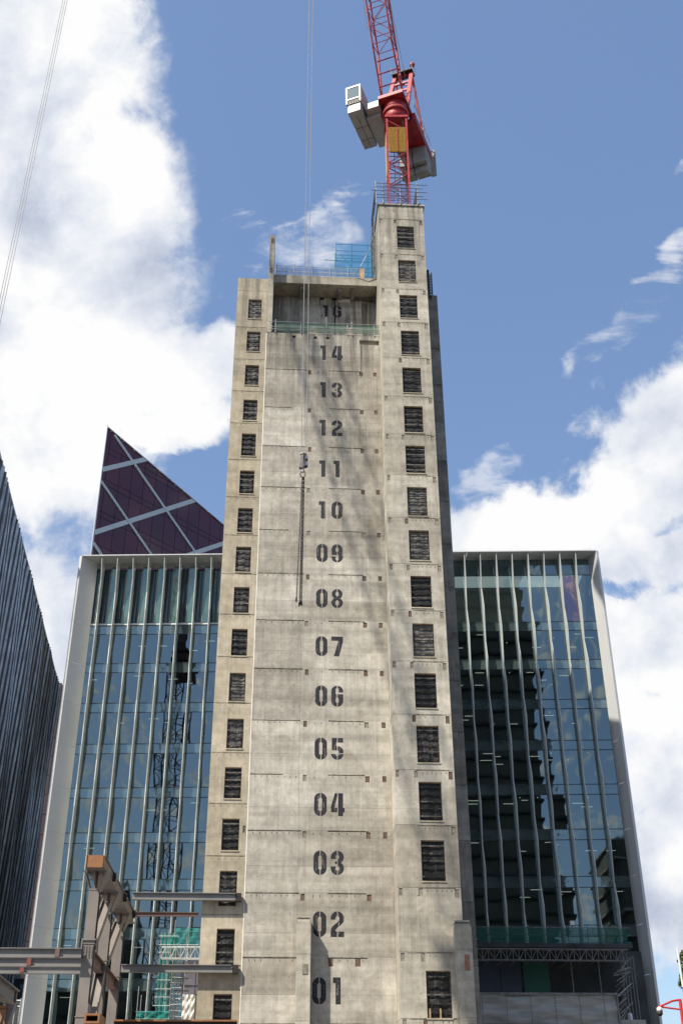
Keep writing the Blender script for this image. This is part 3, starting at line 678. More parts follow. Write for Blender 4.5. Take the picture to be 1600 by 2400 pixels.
# slewing unit
MB().box(-1.1, 1.1, -1.1, 1.1, cz(86.25), cz(86.5)).build('mast_head', 'red', CR)
MB().lathe((0,0,0), [(.75,cz(86.5)),(.95,cz(87.0)),(1.15,cz(87.6))], 24).build('slewing_cone', 'red', CR, smooth=True)
MB().lathe((0,0,0), [(1.25,cz(87.6)),(1.3,cz(87.75)),(1.25,cz(87.9))], 24).build('slewing_ring', 'redlt', CR)
MB().lathe((0,0,0), [(1.1,cz(87.9)),(1.15,cz(88.9))], 24).build('slewing_drum', 'red', CR, smooth=True)
TOP = bpy.data.objects.new('upperworks', None)
# upperworks direction: forward = towards jib tip
B0 = Vector((5.38, 73.6, 89.3)); TIP = Vector((-1.8, 55, 141))
fwd = Vector((TIP.x-B0.x, TIP.y-B0.y, 0)).normalized(); lft = Vector((-fwd.y, fwd.x, 0))   # left of the operator
lft = -lft if lft.x > 0 else lft
def U(f, l, z): v = fwd*f+lft*l; return Vector((v.x, v.y, cz(z)))
def ubox(f0, f1, l0, l1, z0, z1, name, mat, par=CR):
    c = [U(f, l, z) for z in (z0, z1) for f, l in ((f0,l0),(f1,l0),(f1,l1),(f0,l1))]
    return MB().add(c, [(0,3,2,1),(4,5,6,7),(0,1,5,4),(1,2,6,5),(2,3,7,6),(3,0,4,7)]).build(name, mat, par)
ubox(-1.6, 1.5, -1.25, 1.25, 88.9, 89.3, 'deck', 'red')
ubox(-7.0, -1.6, -1.5, -.9, 88.3, 89.3, 'counter_jib_girder', 'red'); ubox(-7.0, -1.6, .9, 1.5, 88.3, 89.3, 'counter_jib_girder', 'red')
ubox(-7.0, -1.6, -.9, .9, 88.5, 88.6, 'counter_jib_deck', 'red')
ubox(-5.2, -3.4, -.9, .9, 88.6, 90.2, 'winch', 'cw')
for k, (f0, f1, zl) in enumerate(((-6.9,-6.3,85.8),(-6.2,-5.6,85.4),(-5.5,-5.0,86.2))):
    for l0, l1 in ((-1.45,-.1),(.0,1.35)): ubox(f0, f1, l0, l1, zl, 88.4, 'counterweight', 'cw')
ubox(-7.6, -7.4, -1.8, -1.3, 86.4, 90.0, 'access_panel', 'cw')
# A-frame
for l in (-1.1, 1.1):
    MB().bar(U(-.5, l, 89.3), U(-3.4, l*.8, 97.6), .38, .3).build('a_frame_leg', 'redlt', CR)
    MB().bar(U(-6.6, l, 89.3), U(-3.4, l*.8, 97.6), .2, .2).build('a_frame_tie', 'redlt', CR)
for f, z in ((-1.3, 91.5), (-1.9, 93.4), (-2.6, 95.4), (-3.3, 97.4)):
    MB().bar(U(f, -1.1, z), U(f, 1.1, z), .16, .2).build('cross_member', 'red', CR)
for f, z in ((-1.3, 91.4), (-2.5, 94.6)): MB().bar(U(f, -1.0, z), U(f-.6, 1.0, z+1.6), .1, .12).build('cross_member', 'red', CR)
ubox(-3.9, -2.8, -1.1, 1.1, 97.5, 97.65, 'platform', 'bolt')
for l in (-1.1, 1.1):
    MB().tube(U(-3.9, l, 98.6), U(-2.8, l, 98.6), .03).build('handrail', 'galv', CR)
    for f in (-3.9, -2.8): MB().tube(U(f, l, 97.6), U(f, l, 98.6), .03).build('handrail_post', 'galv', CR)
MB().tube(U(-3.4, -1.0, 97.6), U(-3.4, -1.0, 98.6), .05).build('beacon_post', 'galv', CR)
MB().lathe(U(-3.4, -1.0, 98.7), [(.05,-.2),(.24,-.12),(.3,.08),(.22,.28),(.06,.34)], 12).build('beacon', 'redlt', CR, smooth=True)
for k in range(5):
    f = -1.0-k*1.0; MB().tube(U(f, 1.6, 89.3), U(f, 1.6, 90.3), .03).build('handrail_post', 'galv', CR); MB().tube(U(f, -1.6, 89.3), U(f, -1.6, 90.3), .03).build('handrail_post', 'galv', CR)
for l in (-1.6, 1.6):
    for z in (89.8, 90.3): MB().tube(U(-1, l, z), U(-6.5, l, z), .025).build('handrail', 'galv', CR)
# cab on its side arm
cabp = []
def cbox(x0, x1, y0, y1, z0, z1, name, mat, par=CR, taper=None): return ubox(x0, x1, y0, y1, z0, z1, name, mat, par)
ubox(-1.4, 1.4, 1.25, 2.6, 88.1, 88.9, 'side_platform', 'grey')
ubox(-3.1, .6, 1.3, 2.72, 87.6, 88.1, 'electrical_cabinet', 'grey')
cab = ubox(-.6, 2.2, 2.75, 4.25, 88.6, 90.9, 'cab', 'grey')
ubox(2.21, 2.26, 2.85, 4.15, 89.2, 90.75, 'window', 'glass', cab)
ubox(2.2, 2.3, 2.75, 2.84, 88.6, 90.9, 'window_frame', 'wht', cab); ubox(2.2, 2.3, 4.16, 4.25, 88.6, 90.9, 'window_frame', 'wht', cab)
ubox(2.2, 2.3, 2.84, 4.16, 90.76, 90.9, 'window_frame', 'wht', cab); ubox(2.2, 2.3, 2.84, 4.16, 89.08, 89.18, 'window_frame', 'wht', cab)
ubox(.6, 2.1, 4.26, 4.29, 89.3, 90.7, 'window', 'glass', cab)
for k in range(5): ubox(2.21, 2.25, 2.9+k*.25, 3.08+k*.25, 88.7, 89.0, 'grille', 'bolt', cab)
ubox(-2.7, 2.1, 2.85, 4.15, 87.5, 88.58, 'equipment_cabin', 'grey')
for f in (-1.6, 0): ubox(f, f+.05, 2.75, 4.25, 87.46, 87.52, 'floor_joint', 'galvd')
ubox(-2.7, 1.5, 3.4, 3.45, 87.46, 87.5, 'floor_joint', 'galvd')
for f in (-1.2, 0, 1.2): MB().tube(U(f, 2.65, 88.9), U(f, 2.65, 89.9), .03).build('handrail_post', 'galv', CR)
MB().tube(U(-1.2, 2.65, 89.9), U(1.2, 2.65, 89.9), .03).build('handrail', 'galv', CR)
# jib: tapered foot then lattice
jd = (TIP-B0).normalized(); off = Vector((B0.x-5.38, B0.y-73.6, 0))
J0 = U(.8, 0, 89.5); J1 = Vector((TIP.x-5.38, TIP.y-73.6, cz(TIP.z)))
jd = (J1-J0).normalized(); jr = jd.cross(fwd).normalized(); ju = jr.cross(jd).normalized()
Jm = J0+jd*5.5
w, h = .95, .9
for sx in (-1, 1):
    MB().tube(J0+jr*sx*1.05, Jm+jr*sx*w-ju*h, .1, 8).build('jib_chord', 'red', CR)
    MB().tube(J0+jr*sx*1.05+ju*.1, Jm+jr*sx*w+ju*h, .085, 8).build('jib_chord', 'red', CR)
for t in (.25, .5, .75):
    p = J0.lerp(Jm, t); MB().tube(p+jr*(1.05-.1*t), p-jr*(1.05-.1*t), .07).build('brace', 'red', CR)
lattice(CR, Jm, J1, 2*w, 2*h, 1.9, .085, .04, 'red', 'jib_chord', 'brace', upv=tuple(fwd), limit=9)
# jib walkway strip on one chord
for s in (0, 1, 2, 3):
    a = Jm+jd*(2.6+s*3.1)-jr*0; e = a+jd*2.7
    o_ = (jr if jr.x < 0 else -jr)*(w+.18)-ju*.3; o2 = (jr if jr.x < 0 else -jr)*(w+.55)-ju*.3
    mm = MB(); mm.tube(a+o2, e+o2, .025, 5)
    for k in range(7): mm.tube(a+jd*(.4*k)+o_, a+jd*(.4*k)+o2, .018, 5)
    mm.build('walkway', 'galvd', CR)
for l in (-.3, .1, .35): MB().tube(U(-3.2, l, 96.4), J1+ju*1.0+jr*l, .022, 5).build('luffing_rope', 'rope', CR)

# hoist rope, hook block and chains of that crane
hk = at(711, 1065, 55)
HK = thing('hoist_hook', 'grey crane hook block hanging on two ropes in front of numbers 12 and 11', 'crane hook', hk)
Hx = .0
for dx, dy in ((-.13, 0), (.16, .1)):
    MB().tube((dx, dy, 0), (dx*.9, dy, 100), .024, 5).build('rope', 'ropel', HK)
s = 55/62
MB().add([(-.16,-.14,-.1),(.02,-.14,-.1),(.02,.14,-.1),(-.16,.14,-.1),(-.24,-.14,-.95),(-.05,-.14,-1.0),(-.05,.14,-1.0),(-.24,.14,-.95)], [(0,1,2,3),(7,6,5,4),(0,4,5,1),(1,5,6,2),(2,6,7,3),(3,7,4,0)]).build('side_plate', 'galvd', HK)
MB().box(.02, .2, -.1, .14, -1.0*s, .0).build('sheave_housing', 'bolt', HK)
for z in (-.3, -.75): MB().box(.13, .27, -.2, .1, z-.12, z+.08).build('sheave_guard', plain('blue_sheave', (.10,.14,.24), .4), HK)
MB().lathe((-.05,0,-.05), [(.05,0),(.17,.02),(.17,.1),(.05,.14)], 12).build('rope_socket', 'grey', HK)
MB().tube((-.02,0,-1.0*s), (-.02,0,-1.4*s), .085, 8).build('hook_shank', 'grey', HK)
m = MB(); c = Vector((-.02, 0, -1.55*s)); P = [c+Vector((.15*sin(t), 0, .22*cos(t))) for t in [2*pi*i/14 for i in range(15)]]
for p, q in zip(P, P[1:]): m.tube(p, q, .04, 6)
m.build('hook', 'steeld', HK)
top = hk+Vector((-.02, 0, -1.8*s)); bot = at(699, 1412, 55)
CH = thing('chain_sling', 'long dark lifting chains hanging from the hook block down past number 08', 'chains', top)
for k, (ex, lg) in enumerate(((-.16, .97), (.0, 1.0), (.06, .985), (.12, .99))):
    p = Vector((-.03+.04*k, .03*(k % 2), 0)); q = Vector((bot.x-top.x+ex+.06, bot.y-top.y+.05*k, (bot.z-top.z)*lg)); n = 56; m = MB()
    for i in range(n):
        a = p.lerp(q, i/n); b = p.lerp(q, (i+1.15)/n); o = Vector((.022, .0, 0)) if i % 2 else Vector((.006, .02, 0))
        m.tube(a+o, b+o, .012, 4); m.tube(a-o, b-o, .012, 4)
    m.build('chain', 'chain', CH)
    MB().box(q.x-.05, q.x+.04, q.y-.03, q.y+.03, q.z-.2, q.z+.03).build('end_hook', 'chain', CH)

# second crane: stands left of the site, seen in the glass; its ropes hang at the upper left
rx, ry = -27.5, 36.0
C2 = thing('tower_crane', 'dark lattice tower crane mirrored in the glass left of the concrete core', 'crane', (rx, ry, -1.7))
lattice(C2, (0,0,0), (0,0,70), 2.3, 2.3, 2.4, .12, .06, 'c2', 'mast_leg', 'brace', upv=(.6,.8,0))
MB().box(-1.5, 1.5, -1.5, 1.5, 70, 71).build('mast_head', 'c2', C2); MB().box(-1.7, 1.7, -1.7, 1.7, 71.6, 72.0).build('deck', 'c2', C2)
MB().lathe((0,0,0), [(1.2,71),(1.5,71.6)], 16).build('slewing_ring', 'c2', C2)
MB().box(-2.5, 2.0, -8.0, -1.8, 71.6, 72.4).build('counter_jib', 'c2', C2); MB().box(-1.6, 1.6, -8.2, -6.2, 69.6, 71.6).build('counterweight', 'c2', C2)
W1, W2 = (Matrix.Rotation(A, 4, 'Z') @ Vector((-.8, 0, 54.2))+Vector((0, DW, 0))), (Matrix.Rotation(A, 4, 'Z') @ Vector((3.5, 0, 37.8))+Vector((0, DW, 0)))
nn = (W2-W1).cross(SUN); tz = W1.z-((-.3815*60-W1.x)*nn.x+(60-W1.y)*nn.y)/nn.z      # jib height over the rope, as its shadow on the core shows
bz_ = W1.z-((rx+.3-W1.x)*nn.x+(ry+1.2-W1.y)*nn.y)/nn.z; print('jib2', tz, bz_)
T2 = Vector((-.3815*60-rx, 60.0-ry, tz+1.7))
lattice(C2, (.3, 1.2, 73.2), T2, 1.9, 1.9, 2.4, .1, .05, 'c2', 'jib_chord', 'brace', upv=(0,1,0), limit=-1)
MB().bar((0,-1.5,72), (0,-3.2,80), 1.6, .3).build('a_frame_leg', 'c2', C2); MB().tube((0,-3.2,80), T2, .04, 5).build('luffing_rope', 'rope', C2)
o = thing('hoist_rope', 'three fine hoist ropes crossing the white cloud at the upper left', 'rope', (-.3815*60, 60, 0))
h0, h1 = at(153, 0, 60)-o.location, at(0, 730, 60)-o.location; hd = h1-h0
for dx in (-.16, 0.0, .17): MB().tube(h0-hd*.55+Vector((dx, dx*.3, 0)), h1+hd*.5+Vector((dx, dx*.3, 0)), .026, 6).build('rope_strand', 'rope', o)

# ------------------------------------------------------------------ glass office building behind
K = 98/88.0; NA = radians(-.75)
NV = thing('glass_office_building', 'glass office block with folded white fins behind the concrete core', 'office building', (0, 98, 0), NA)
XL, XR, ZT = -23.33*K, 22.75*K, 47.33*K
GY = 1.55                                            # depth of the glazing behind the front edge
def nz(z): return z*K
# frame: outer rim with splayed reveal
ILX, IRX, ITZ = XL+1.3, XR-.55, ZT-.12
fl_l = [8.6, 12.05, 15.6, 19.2, 22.8, 26.45, 30.0, 33.6, 37.2, 41.0, 47.33]
lv = [-1.7/K, 2, 5.3]+fl_l
for i in range(len(lv)-1):
    z0, z1 = nz(lv[i])+.006, nz(lv[i+1])-.006
    t0, t1 = min(z0, ITZ), min(z1, ITZ)
    MB().add([(XL,0,z0),(ILX,GY,t0),(ILX,GY,t1),(XL,0,z1),(XL-.25,.1,z0),(XL-.25,.1,z1),(XL-.25,GY+.5,z0),(XL-.25,GY+.5,z1)], [(0,1,2,3),(4,0,3,5),(6,4,5,7)]).build('frame_panel', 'frame', NV)
    MB().add([(XR,0,z0),(IRX,GY,t0),(IRX,GY,t1),(XR,0,z1),(XR+.22,.1,z0),(XR+.22,.1,z1),(XR+.22,GY+.5,z0),(XR+.22,GY+.5,z1)], [(1,0,3,2),(0,4,5,3),(4,6,7,5)]).build('frame_panel', 'frame', NV)
nseg = 8
for i in range(nseg):
    a0, a1 = i/nseg+.0003, (i+1)/nseg-.0003; X = lambda t: XL+(XR-XL)*t; Xi = lambda t: ILX+(IRX-ILX)*t
    MB().add([(X(a0),0,ZT),(X(a1),0,ZT),(Xi(a1),GY,ITZ),(Xi(a0),GY,ITZ),(X(a0),0,ZT+.1),(X(a1),0,ZT+.1),(X(a0),3,ZT+.1),(X(a1),3,ZT+.1)], [(0,1,2,3),(0,4,5,1),(4,6,7,5)]).build('soffit_panel', 'frame', NV)
# body and floors inside
MB().box(XL-.2, XR+.2, 8, 30, -1.7, ZT-.02).build('building_body', 'room', NV)
TOPS = [41.03, 37.45, 33.84, 30.26, 26.56, 22.94, 19.29, 15.68, 12.05, 8.4, 4.8]; SH = .83
for s_ in (-1, 1):
    x0, x1 = (ILX, -6.0) if s_ < 0 else (6.0, IRX)
    for t in TOPS: MB().box(x0, x1, GY+.12, 7.9, nz(t-SH)+.05, nz(t)-.06).build('floor_slab', 'slab', NV)
    MB().box(x0, x1, 7.8, 7.95, 0, ZT-.3).build('core_wall', 'room', NV)
MB().box(-6.0, 6.0, GY, 7.9, -1.7, ITZ).build('middle_wall', 'room', NV)
for xx in (ILX-.1, IRX): MB().box(xx, xx+.1, GY+.02, 8, -1.7, ITZ-.05).build('side_wall', 'room', NV)
PITCH = 1.42*K
fl = [-21.52*K+i*1.405*K for i in range(-1, 11)]; fr = [10.98*K+(i-3)*1.418*K for i in range(12)]
bays_l = [(max(fl[i], ILX), fl[i+1]) for i in range(len(fl)-1) if fl[i+1] > ILX+.2 and fl[i+1] < -6.0]
bays_r = [(fr[i], min(fr[i+1], IRX)) for i in range(len(fr)-1) if fr[i] > 6 and fr[i] < IRX-.2]
rb = random.Random(5)
def pane(name, x0, x1, z0, z1, mat, tilt=.0, y=GY):
    a, b = rb.uniform(-tilt, tilt), rb.uniform(-tilt, tilt)
    return MB().quad((x0+.02,y+a,z0+.025),(x1-.02,y-a,z0+.025),(x1-.02,y-a+b,z1-.025),(x0+.02,y+a+b,z1-.025)).build(name, mat, NV)
for side, bays in ((-1, bays_l), (1, bays_r)):
    for bi, (x0, x1) in enumerate(bays):
        for k, t in enumerate(TOPS[:-1]):
            zt_, zs = nz(t), nz(t-SH); zb_ = nz(TOPS[k+1])
            pane('spandrel', x0, x1, zs, zt_, 'spand', .004)
            if zb_ > nz(4): pane('window', x0, x1, zb_, zs, 'glass', .008)
            # lamps under the ceiling
            dens = .55 if side > 0 else .12
            for q in range(2):
                if rb.random() < dens:
                    lx = rb.uniform(x0+.3, x1-.6); ly = GY+rb.choice((.9, 1.8, 2.9, 4.1))
                    if rb.random() < .6: MB().box(lx, lx+rb.uniform(.5, 1.1), ly, ly+.05, zs+.0, zs+.03).build('ceiling_light', 'lamp', NV)
                    else: MB().box(lx, lx+.09, ly, ly+.09, zs+.0, zs+.03).build('ceiling_light', 'lamp', NV)
        if side > 0:
            pane('spandrel', x0, x1, nz(45.6), ITZ, 'spand', .004); pane('window', x0, x1, nz(41.03), nz(45.6), 'glass', .01)
        else:
            # plant screen: glass blades in front of dark louvres
            pw = (x1-x0)
            MB().box(x0, x1, GY-.02, GY+.06, nz(41.1), nz(41.25)).build('transom', 'fin', NV)
            MB().box(x0+.02, x1-.02, GY+.02, GY+.1, nz(46.75), nz(47.25)).build('louvre_head', 'louv', NV)
            pane('plant_screen', x0, x0+pw*.52, nz(41.25), nz(46.7), MT['louvg'] if 'louvg' in MT else 'spand', .003, GY+.25)
            pane('glass_blade', x0+pw*.5, x1, nz(41.25), nz(46.9), 'bladeg' if 'bladeg' in MT else 'spand', .01, GY-.05)
            MB().box(x0+pw*.50, x0+pw*.53, GY-.12, GY+.1, nz(41.25), nz(46.9)).build('mullion', 'louv', NV)
            MB().box(x0+pw*.3, x0+pw*.32, GY+.1, GY+.2, nz(41.25), nz(46.7)).build('mullion', 'mull', NV)
        if side < 0:
            MB().box(x0, x1, GY-.1, GY, nz(8.35), nz(8.6)).build('transom', 'frame', NV)
# dark transom lines
for s_ in (-1, 1):
    x0, x1 = (ILX, -6.0) if s_ < 0 else (6.0, IRX)
    for t in TOPS+([45.6] if s_ > 0 else []):
        for z in ((nz(t), nz(t-SH)) if t != 45.6 else (nz(t),)):
            MB().box(x0, x1, GY-.035, GY+.05, z-.028, z+.028).build('transom', 'mull', NV)
# fins, folded in segments with joints
def fin(x, idx, side):
    base = [47.1]; z = 47.1; step = [1.9, 3.2, 1.8, 3.3] if idx % 2 else [3.1, 1.9, 3.25, 1.85]
    k = 0
    while z > 5:
        z -= step[k % 4]*(1.0); base.append(max(z, 4.6)); k += 1
    pr = Vector((x, .12, 0)); 
    last = (x, .05)
    zend = 9.8 if side > 0 else 4.6
    for k in range(len(base)-1):
        z1, z0 = nz(base[k]), nz(base[k+1])
        if base[k] <= zend: break
        z0 = max(z0, nz(zend))
        ph = (k+idx) % 4
        o = ((-.035, .8), (.04, .45), (-.02, .72), (.045, .5))[ph]
        tip1 = last; tip0 = (x+o[0], .05+o[1]*.9)
        last = tip0; t = .05; g_ = .012
        yb = GY-.04
        w1, w0 = .03, .03
        vs = [(tip0[0]-w0, tip0[1], z0+g_), (tip0[0]+w0, tip0[1], z0+g_), (x+.04, yb, z0+g_), (x-.04, yb, z0+g_),
              (tip1[0]-w1, tip1[1], z1-g_), (tip1[0]+w1, tip1[1], z1-g_), (x+.04, yb, z1-g_), (x-.04, yb, z1-g_)]
        MB().add(vs, [(0,3,2,1),(4,5,6,7),(0,1,5,4),(1,2,6,5),(2,3,7,6),(3,0,4,7)]).build('fin_panel', 'fin', NV)
for i, x in enumerate(fl):
    if ILX+.3 < x < -8: fin(x, i, -1)
for i, x in enumerate(fr):
    if 9 < x < IRX-.3: fin(x, i, 1)
# louvre band and low wall
for i, z in enumerate([nz(5.0)+.0+j*.16 for j in range(12)]): MB().box(ILX, -6, GY-.06, GY+.02, nz(6.6)+i*.17, nz(6.6)+i*.17+.1).build('louvre_blade', 'louv', NV)
MB().box(ILX, -6, GY-.1, GY, nz(6.3), nz(6.5)).build('transom', 'frame', NV)
x0 = L3(1488, 2330, GY, NA, (0, 98)).x
MB().box(x0, IRX, GY-.12, GY-.04, nz(10.0), nz(11.15)).build('spandrel_band', 'frame', NV)
MB().box(x0, IRX, GY-.2, GY-.12, nz(11.15), nz(11.3)).build('transom', 'fin', NV)
# maroon glass panel in one bay
bx = bays_r[-2]; MB().quad((bx[0]+.1,GY-.012,nz(41.1)),(bx[1]-.05,GY-.012,nz(41.1)),(bx[1]-.05,GY-.012,nz(45.5)),(bx[0]+.1,GY-.012,nz(45.5))).build('tinted_window', glossy_glass('plum_glass', .35, (.62,.5,.62), (.22,.16,.2)), NV)

# ------------------------------------------------------------------ maroon prow building
T = at(252, 1003, 130); PA = pi/2-radians(39)
PR = thing('maroon_prow_building', 'sloping roofed building of maroon glass crossed by pale diagonal bands', 'office building', (T.x, T.y, 0), PA)
ROOF = lambda s: 90.3-.232*s
def clip(poly, f):
    out = []
    for i in range(len(poly)):
        a, b = poly[i], poly[(i+1) % len(poly)]; fa, fb = f(a), f(b)
        if fa >= 0: out.append(a)
        if fa*fb < 0:
            t = fa/(fa-fb); out.append((a[0]+(b[0]-a[0])*t, a[1]+(b[1]-a[1])*t))
    return out
SX_ = [0, .75, 3.05, 5.25, 7.5, 9.75, 12.0, 14.25, 16.5, 18.75, 21.0, 23.25, 25.5]
ZZ = []
z = 91.6
for k in range(8): ZZ += [92.3-5.15*k, 91.4-5.15*k]
ZZ = sorted(z for z in ZZ if z > 60)
SM = 25.5
def slab_poly(poly, y0, y1, name, mat):
    n = len(poly); vs = [(s, y0, z) for s, z in poly]+[(s, y1, z) for s, z in poly]
    return MB().add(vs, [tuple(range(n)), tuple(reversed(range(n, 2*n)))]+[(i, n+i, n+(i+1) % n, (i+1) % n) for i in range(n)]).build(name, mat, PR)
for i in range(len(SX_)-1):
    for k in range(len(ZZ)-1):
        g_ = .035; p = [(SX_[i]+g_, ZZ[k]+g_), (SX_[i+1]-g_, ZZ[k]+g_), (SX_[i+1]-g_, ZZ[k+1]-g_), (SX_[i]+g_, ZZ[k+1]-g_)]
        p = clip(p, lambda q: ROOF(q[0])-q[1])
        if len(p) >= 3: slab_poly(p, 0, .08, 'glass_panel', 'maroon')
slab_poly([(.5,58),(SM,58),(SM,ROOF(SM)),(.5,90.1)], .1, .5, 'backing_wall', plain('dark_plum', (.03,.006,.012), .6))
MB().add([(.6,.5,0),(SM,.5,0),(SM,.5,ROOF(SM)-.3),(.6,.5,89.7),(13,14,0),(SM,14,0),(SM,14,80),(13,14,80)], [(3,2,6,7),(0,3,7,4),(1,5,6,2)]).build('building_body', 'room', PR)
MB().add([(-.28,-.12,58),(.0,-.12,58),(.0,-.12,90.6),(-.1,-.12,90.65),(-.28,-.02,58),(-.1,-.02,90.6)], [(0,1,2,3),(0,3,5,4)]).build('corner_trim', 'frame', PR)
def band(a, b, w, name='diagonal_band', mat='fin', y=-.16):
    a, b = Vector(a), Vector(b); n = max(1, int((b-a).length/2.6)); d = (b-a).normalized(); p = Vector((-d.y, d.x))*(w/2)
    for i in range(n):
        u, v = a.lerp(b, i/n)+d*.02, a.lerp(b, (i+1)/n)-d*.02
        q = clip([tuple(u-p), tuple(v-p), tuple(v+p), tuple(u+p)], lambda q: ROOF(q[0])-q[1]+.05); q = clip(q, lambda q: q[0])
        if len(q) >= 3: slab_poly(q, y, -.01, name, mat)
band((0, 90.45), (25.4, 84.55), .32, 'roof_edge_trim', 'frame', -.2)
band((1.3, 89.7), (19.9, 76.7), .38); band((0, 81.3), (12, 72.6), .38)
band((0, 83.2), (7.9, 89.0), .66, y=-.12); band((0, 73.2), (18.6, 87.2), .66, y=-.12); band((16.2, 76.2), (25, 82.4), .66, y=-.12); band((0, 71.6), (2, 70), .5)

# ------------------------------------------------------------------ dark ribbed building at the left edge
RB0 = at(138, 1607, 172); bd = ray(0, 1066)*(RB0.z/ray(0, 1066).z)-RB0; bd.z = 0; bd.normalize()
DB = thing('ribbed_metal_building', 'tall office block clad in dark rippling vertical metal ribs at the left edge', 'office building', (RB0.x, RB0.y, 0), math.atan2(bd.y, bd.x))
HB = RB0.z
# local x runs towards the camera, local y points right (+x world): outward
LB = 84.0
MB().box(0, LB, -25, -.45, -1.7, HB-.3).build('building_body', 'mull', DB)
MB().box(-.3, LB, -25, .15, HB-.3, HB).build('parapet', 'frame', DB)
rc = random.Random(2)
FH = 3.9
nfl = int(HB/FH)
x = .3
for i in range(76):
    m = MB(); w = rc.uniform(.26, .66); zt_ = HB-.32
    off = 0; tip = rc.uniform(.1, .4); ph = i*.55
    z = zt_-rc.uniform(.5, 3.5); zs_ = [zt_]
    while z > 20: zs_.append(z); z -= FH
    zs_.append(18)
    for k in range(len(zs_)-1):
        z1, z0 = zs_[k]-.02, zs_[k+1]+.02
        t1 = .30+.14*sin(ph+k*.9); t0 = .30+.14*sin(ph+(k+1)*.9)
        a1 = .16*sin(k*.45+i*.3); a0 = .16*sin((k+1)*.45+i*.3)
        m.add([(x+a0,-.4,z0),(x+w*.5+a0,t0,z0),(x+w+a0,-.4,z0),(x+a1,-.4,z1),(x+w*.5+a1,t1,z1),(x+w+a1,-.4,z1)], [(0,1,4,3),(1,2,5,4),(0,3,5,2),(0,2,1),(3,4,5)])
    m.build('cladding_rib', 'clad2' if i % 2 else 'clad', DB)
    x += 1.1
for f_ in range(9): MB().box(0, LB, -.44, -.42, HB-6-f_*7.8, HB-4-f_*7.8).build('ribbon_window', 'spand', DB)
lg = [at(5, 1195, 150), at(14, 1207, 150), at(21, 1228, 148)]
# small maroon block in the gap
q = at(145, 1600, 200); RD = thing('maroon_slab_block', 'sliver of a reddish brown panelled block in the gap at left', 'building', (q.x, 200, 0))
for k in range(18): MB().box(-9, 1.2 if k > 5 else 0, 0, 10, q.z-3.6*(k+1)+.05, q.z-3.6*k-.05).build('cladding_panel', plain('maroon_cladding', (.03,.014,.018), .6) if k == 0 else bpy.data.materials['maroon_cladding'], RD)
MB().box(-9, -.9, -.15, 0, q.z-28, q.z+.2).build('grey_strip', 'frame', RD)

# ------------------------------------------------------------------ neighbours across the street, seen in the glass
def block(name, lab, x0, x1, y0, y1, h, mat, band_mat, fh=3.6, cat='building', win=True):
    o = thing(name, lab, cat, ((x0+x1)/2, (y0+y1)/2, -1.7)); w, d = (x1-x0)/2, (y1-y0)/2
    MB().box(-w, w, -d, d, 0, h).build('building_body', mat, o)
    k = 1
    while k*fh < h:
        MB().box(-w-.5, w+.5, -d-.5, d+.6, k*fh-.25, k*fh+.15).build('floor_band', band_mat, o); k += 1
    return o
block('residential_tower', 'tall dark tower mirrored as a dark strip in the right hand glazing', 15, 36.5, -34, -10, 112, 'brickd', 'room')
block('stepped_office', 'stepped block with pale balconies mirrored at the lower right of the glazing', 49, 95, -40, -12, 55, 'brickd', 'pale', 4.2)
block('low_block', 'low dark block mirrored along the foot of the glass wall', -110, -46, -60, -20, 30, 'brickd', 'room')
o = thing('rear_block', 'plain dark block between the ribbed building and the glass office', 'building', (-55, 165, -1.7)); MB().box(-8, 14, 0, 10, 0, 24).build('wall', 'room', o)
for k in range(5): MB().box(-8, 14, -.1, 0, 3+k*4.4, 5.6+k*4.4).build('ribbon_window', 'spand', o)
o = thing('domed_tower', 'brick tower with a pointed dome mirrored at the lower left of the glass', 'tower', (-46, -24, -1.7))
MB().box(-5, 5, -5, 5, 0, 34).build('shaft', 'brickd', o); MB().lathe((0,0,0), [(4.6,34),(4.8,37),(3.6,41),(1.6,44.5),(.4,50)], 16).build('dome', 'brickd', o)
for k in range(6): MB().box(-5.3, 5.3, -5.3, 5.3, 5+k*5, 5.4+k*5).build('string_course', 'room', o)

# ------------------------------------------------------------------ steel frame, lower left
ST = thing('structural_steelwork', 'bolted primed steel frame of columns and beams left of the core', 'steel frame', (0, DW, 0), A)
def P_(x, y, ly): return L3(x, y, ly)
gl = P_(203, 2004, -12); gr_ = P_(247, 2004, -12); gb = P_(247, 2033, -12)
GX0, GX1, GZ1, GZ0 = gl.x, gr_.x, gl.z, gb.z
gx = (GX0+GX1)/2
MB().box(GX0, GX1, -12, -11.93, GZ0, GZ1).build('end_plate', 'orange', ST)
mb_ = MB()
for k in range(7):
    t = (k+.5)/7
    for X in (GX0+.06, GX1-.06): mb_.box(X-.02, X+.02, -12.03, -12, GZ0+(GZ1-GZ0)*t-.02, GZ0+(GZ1-GZ0)*t+.02)
mb_.build('bolt', 'bolt', ST)
for a, b in ((-11.93, -6.6), (-6.5, -1.2), (-1.1, 3.6)):
    MB().box(GX0+.1, GX1-.04, a, b, GZ0+.02, GZ1-.03).build('box_girder', 'steel', ST)
    MB().box(GX0+.02, GX1+.03, a+.02, b, GZ1-.03, GZ1+.02).build('flange', 'steel', ST)
    MB().box(GX0+.02, GX1+.03, a+.02, b, GZ0-.03, GZ0+.02).build('flange', 'steel', ST)
    for yy in ((a+b)/2+.8,):
        MB().box(GX1+.0, GX1+.2, yy, yy+.12, GZ0+.05, GZ1-.1).build('fin_plate', 'bolt', ST)
cw_ = .27
zlow = P_(219, 2222, -11).z
cols = ((-11.3, -10.6), (-5.9, -5.3), (0.2, .8))
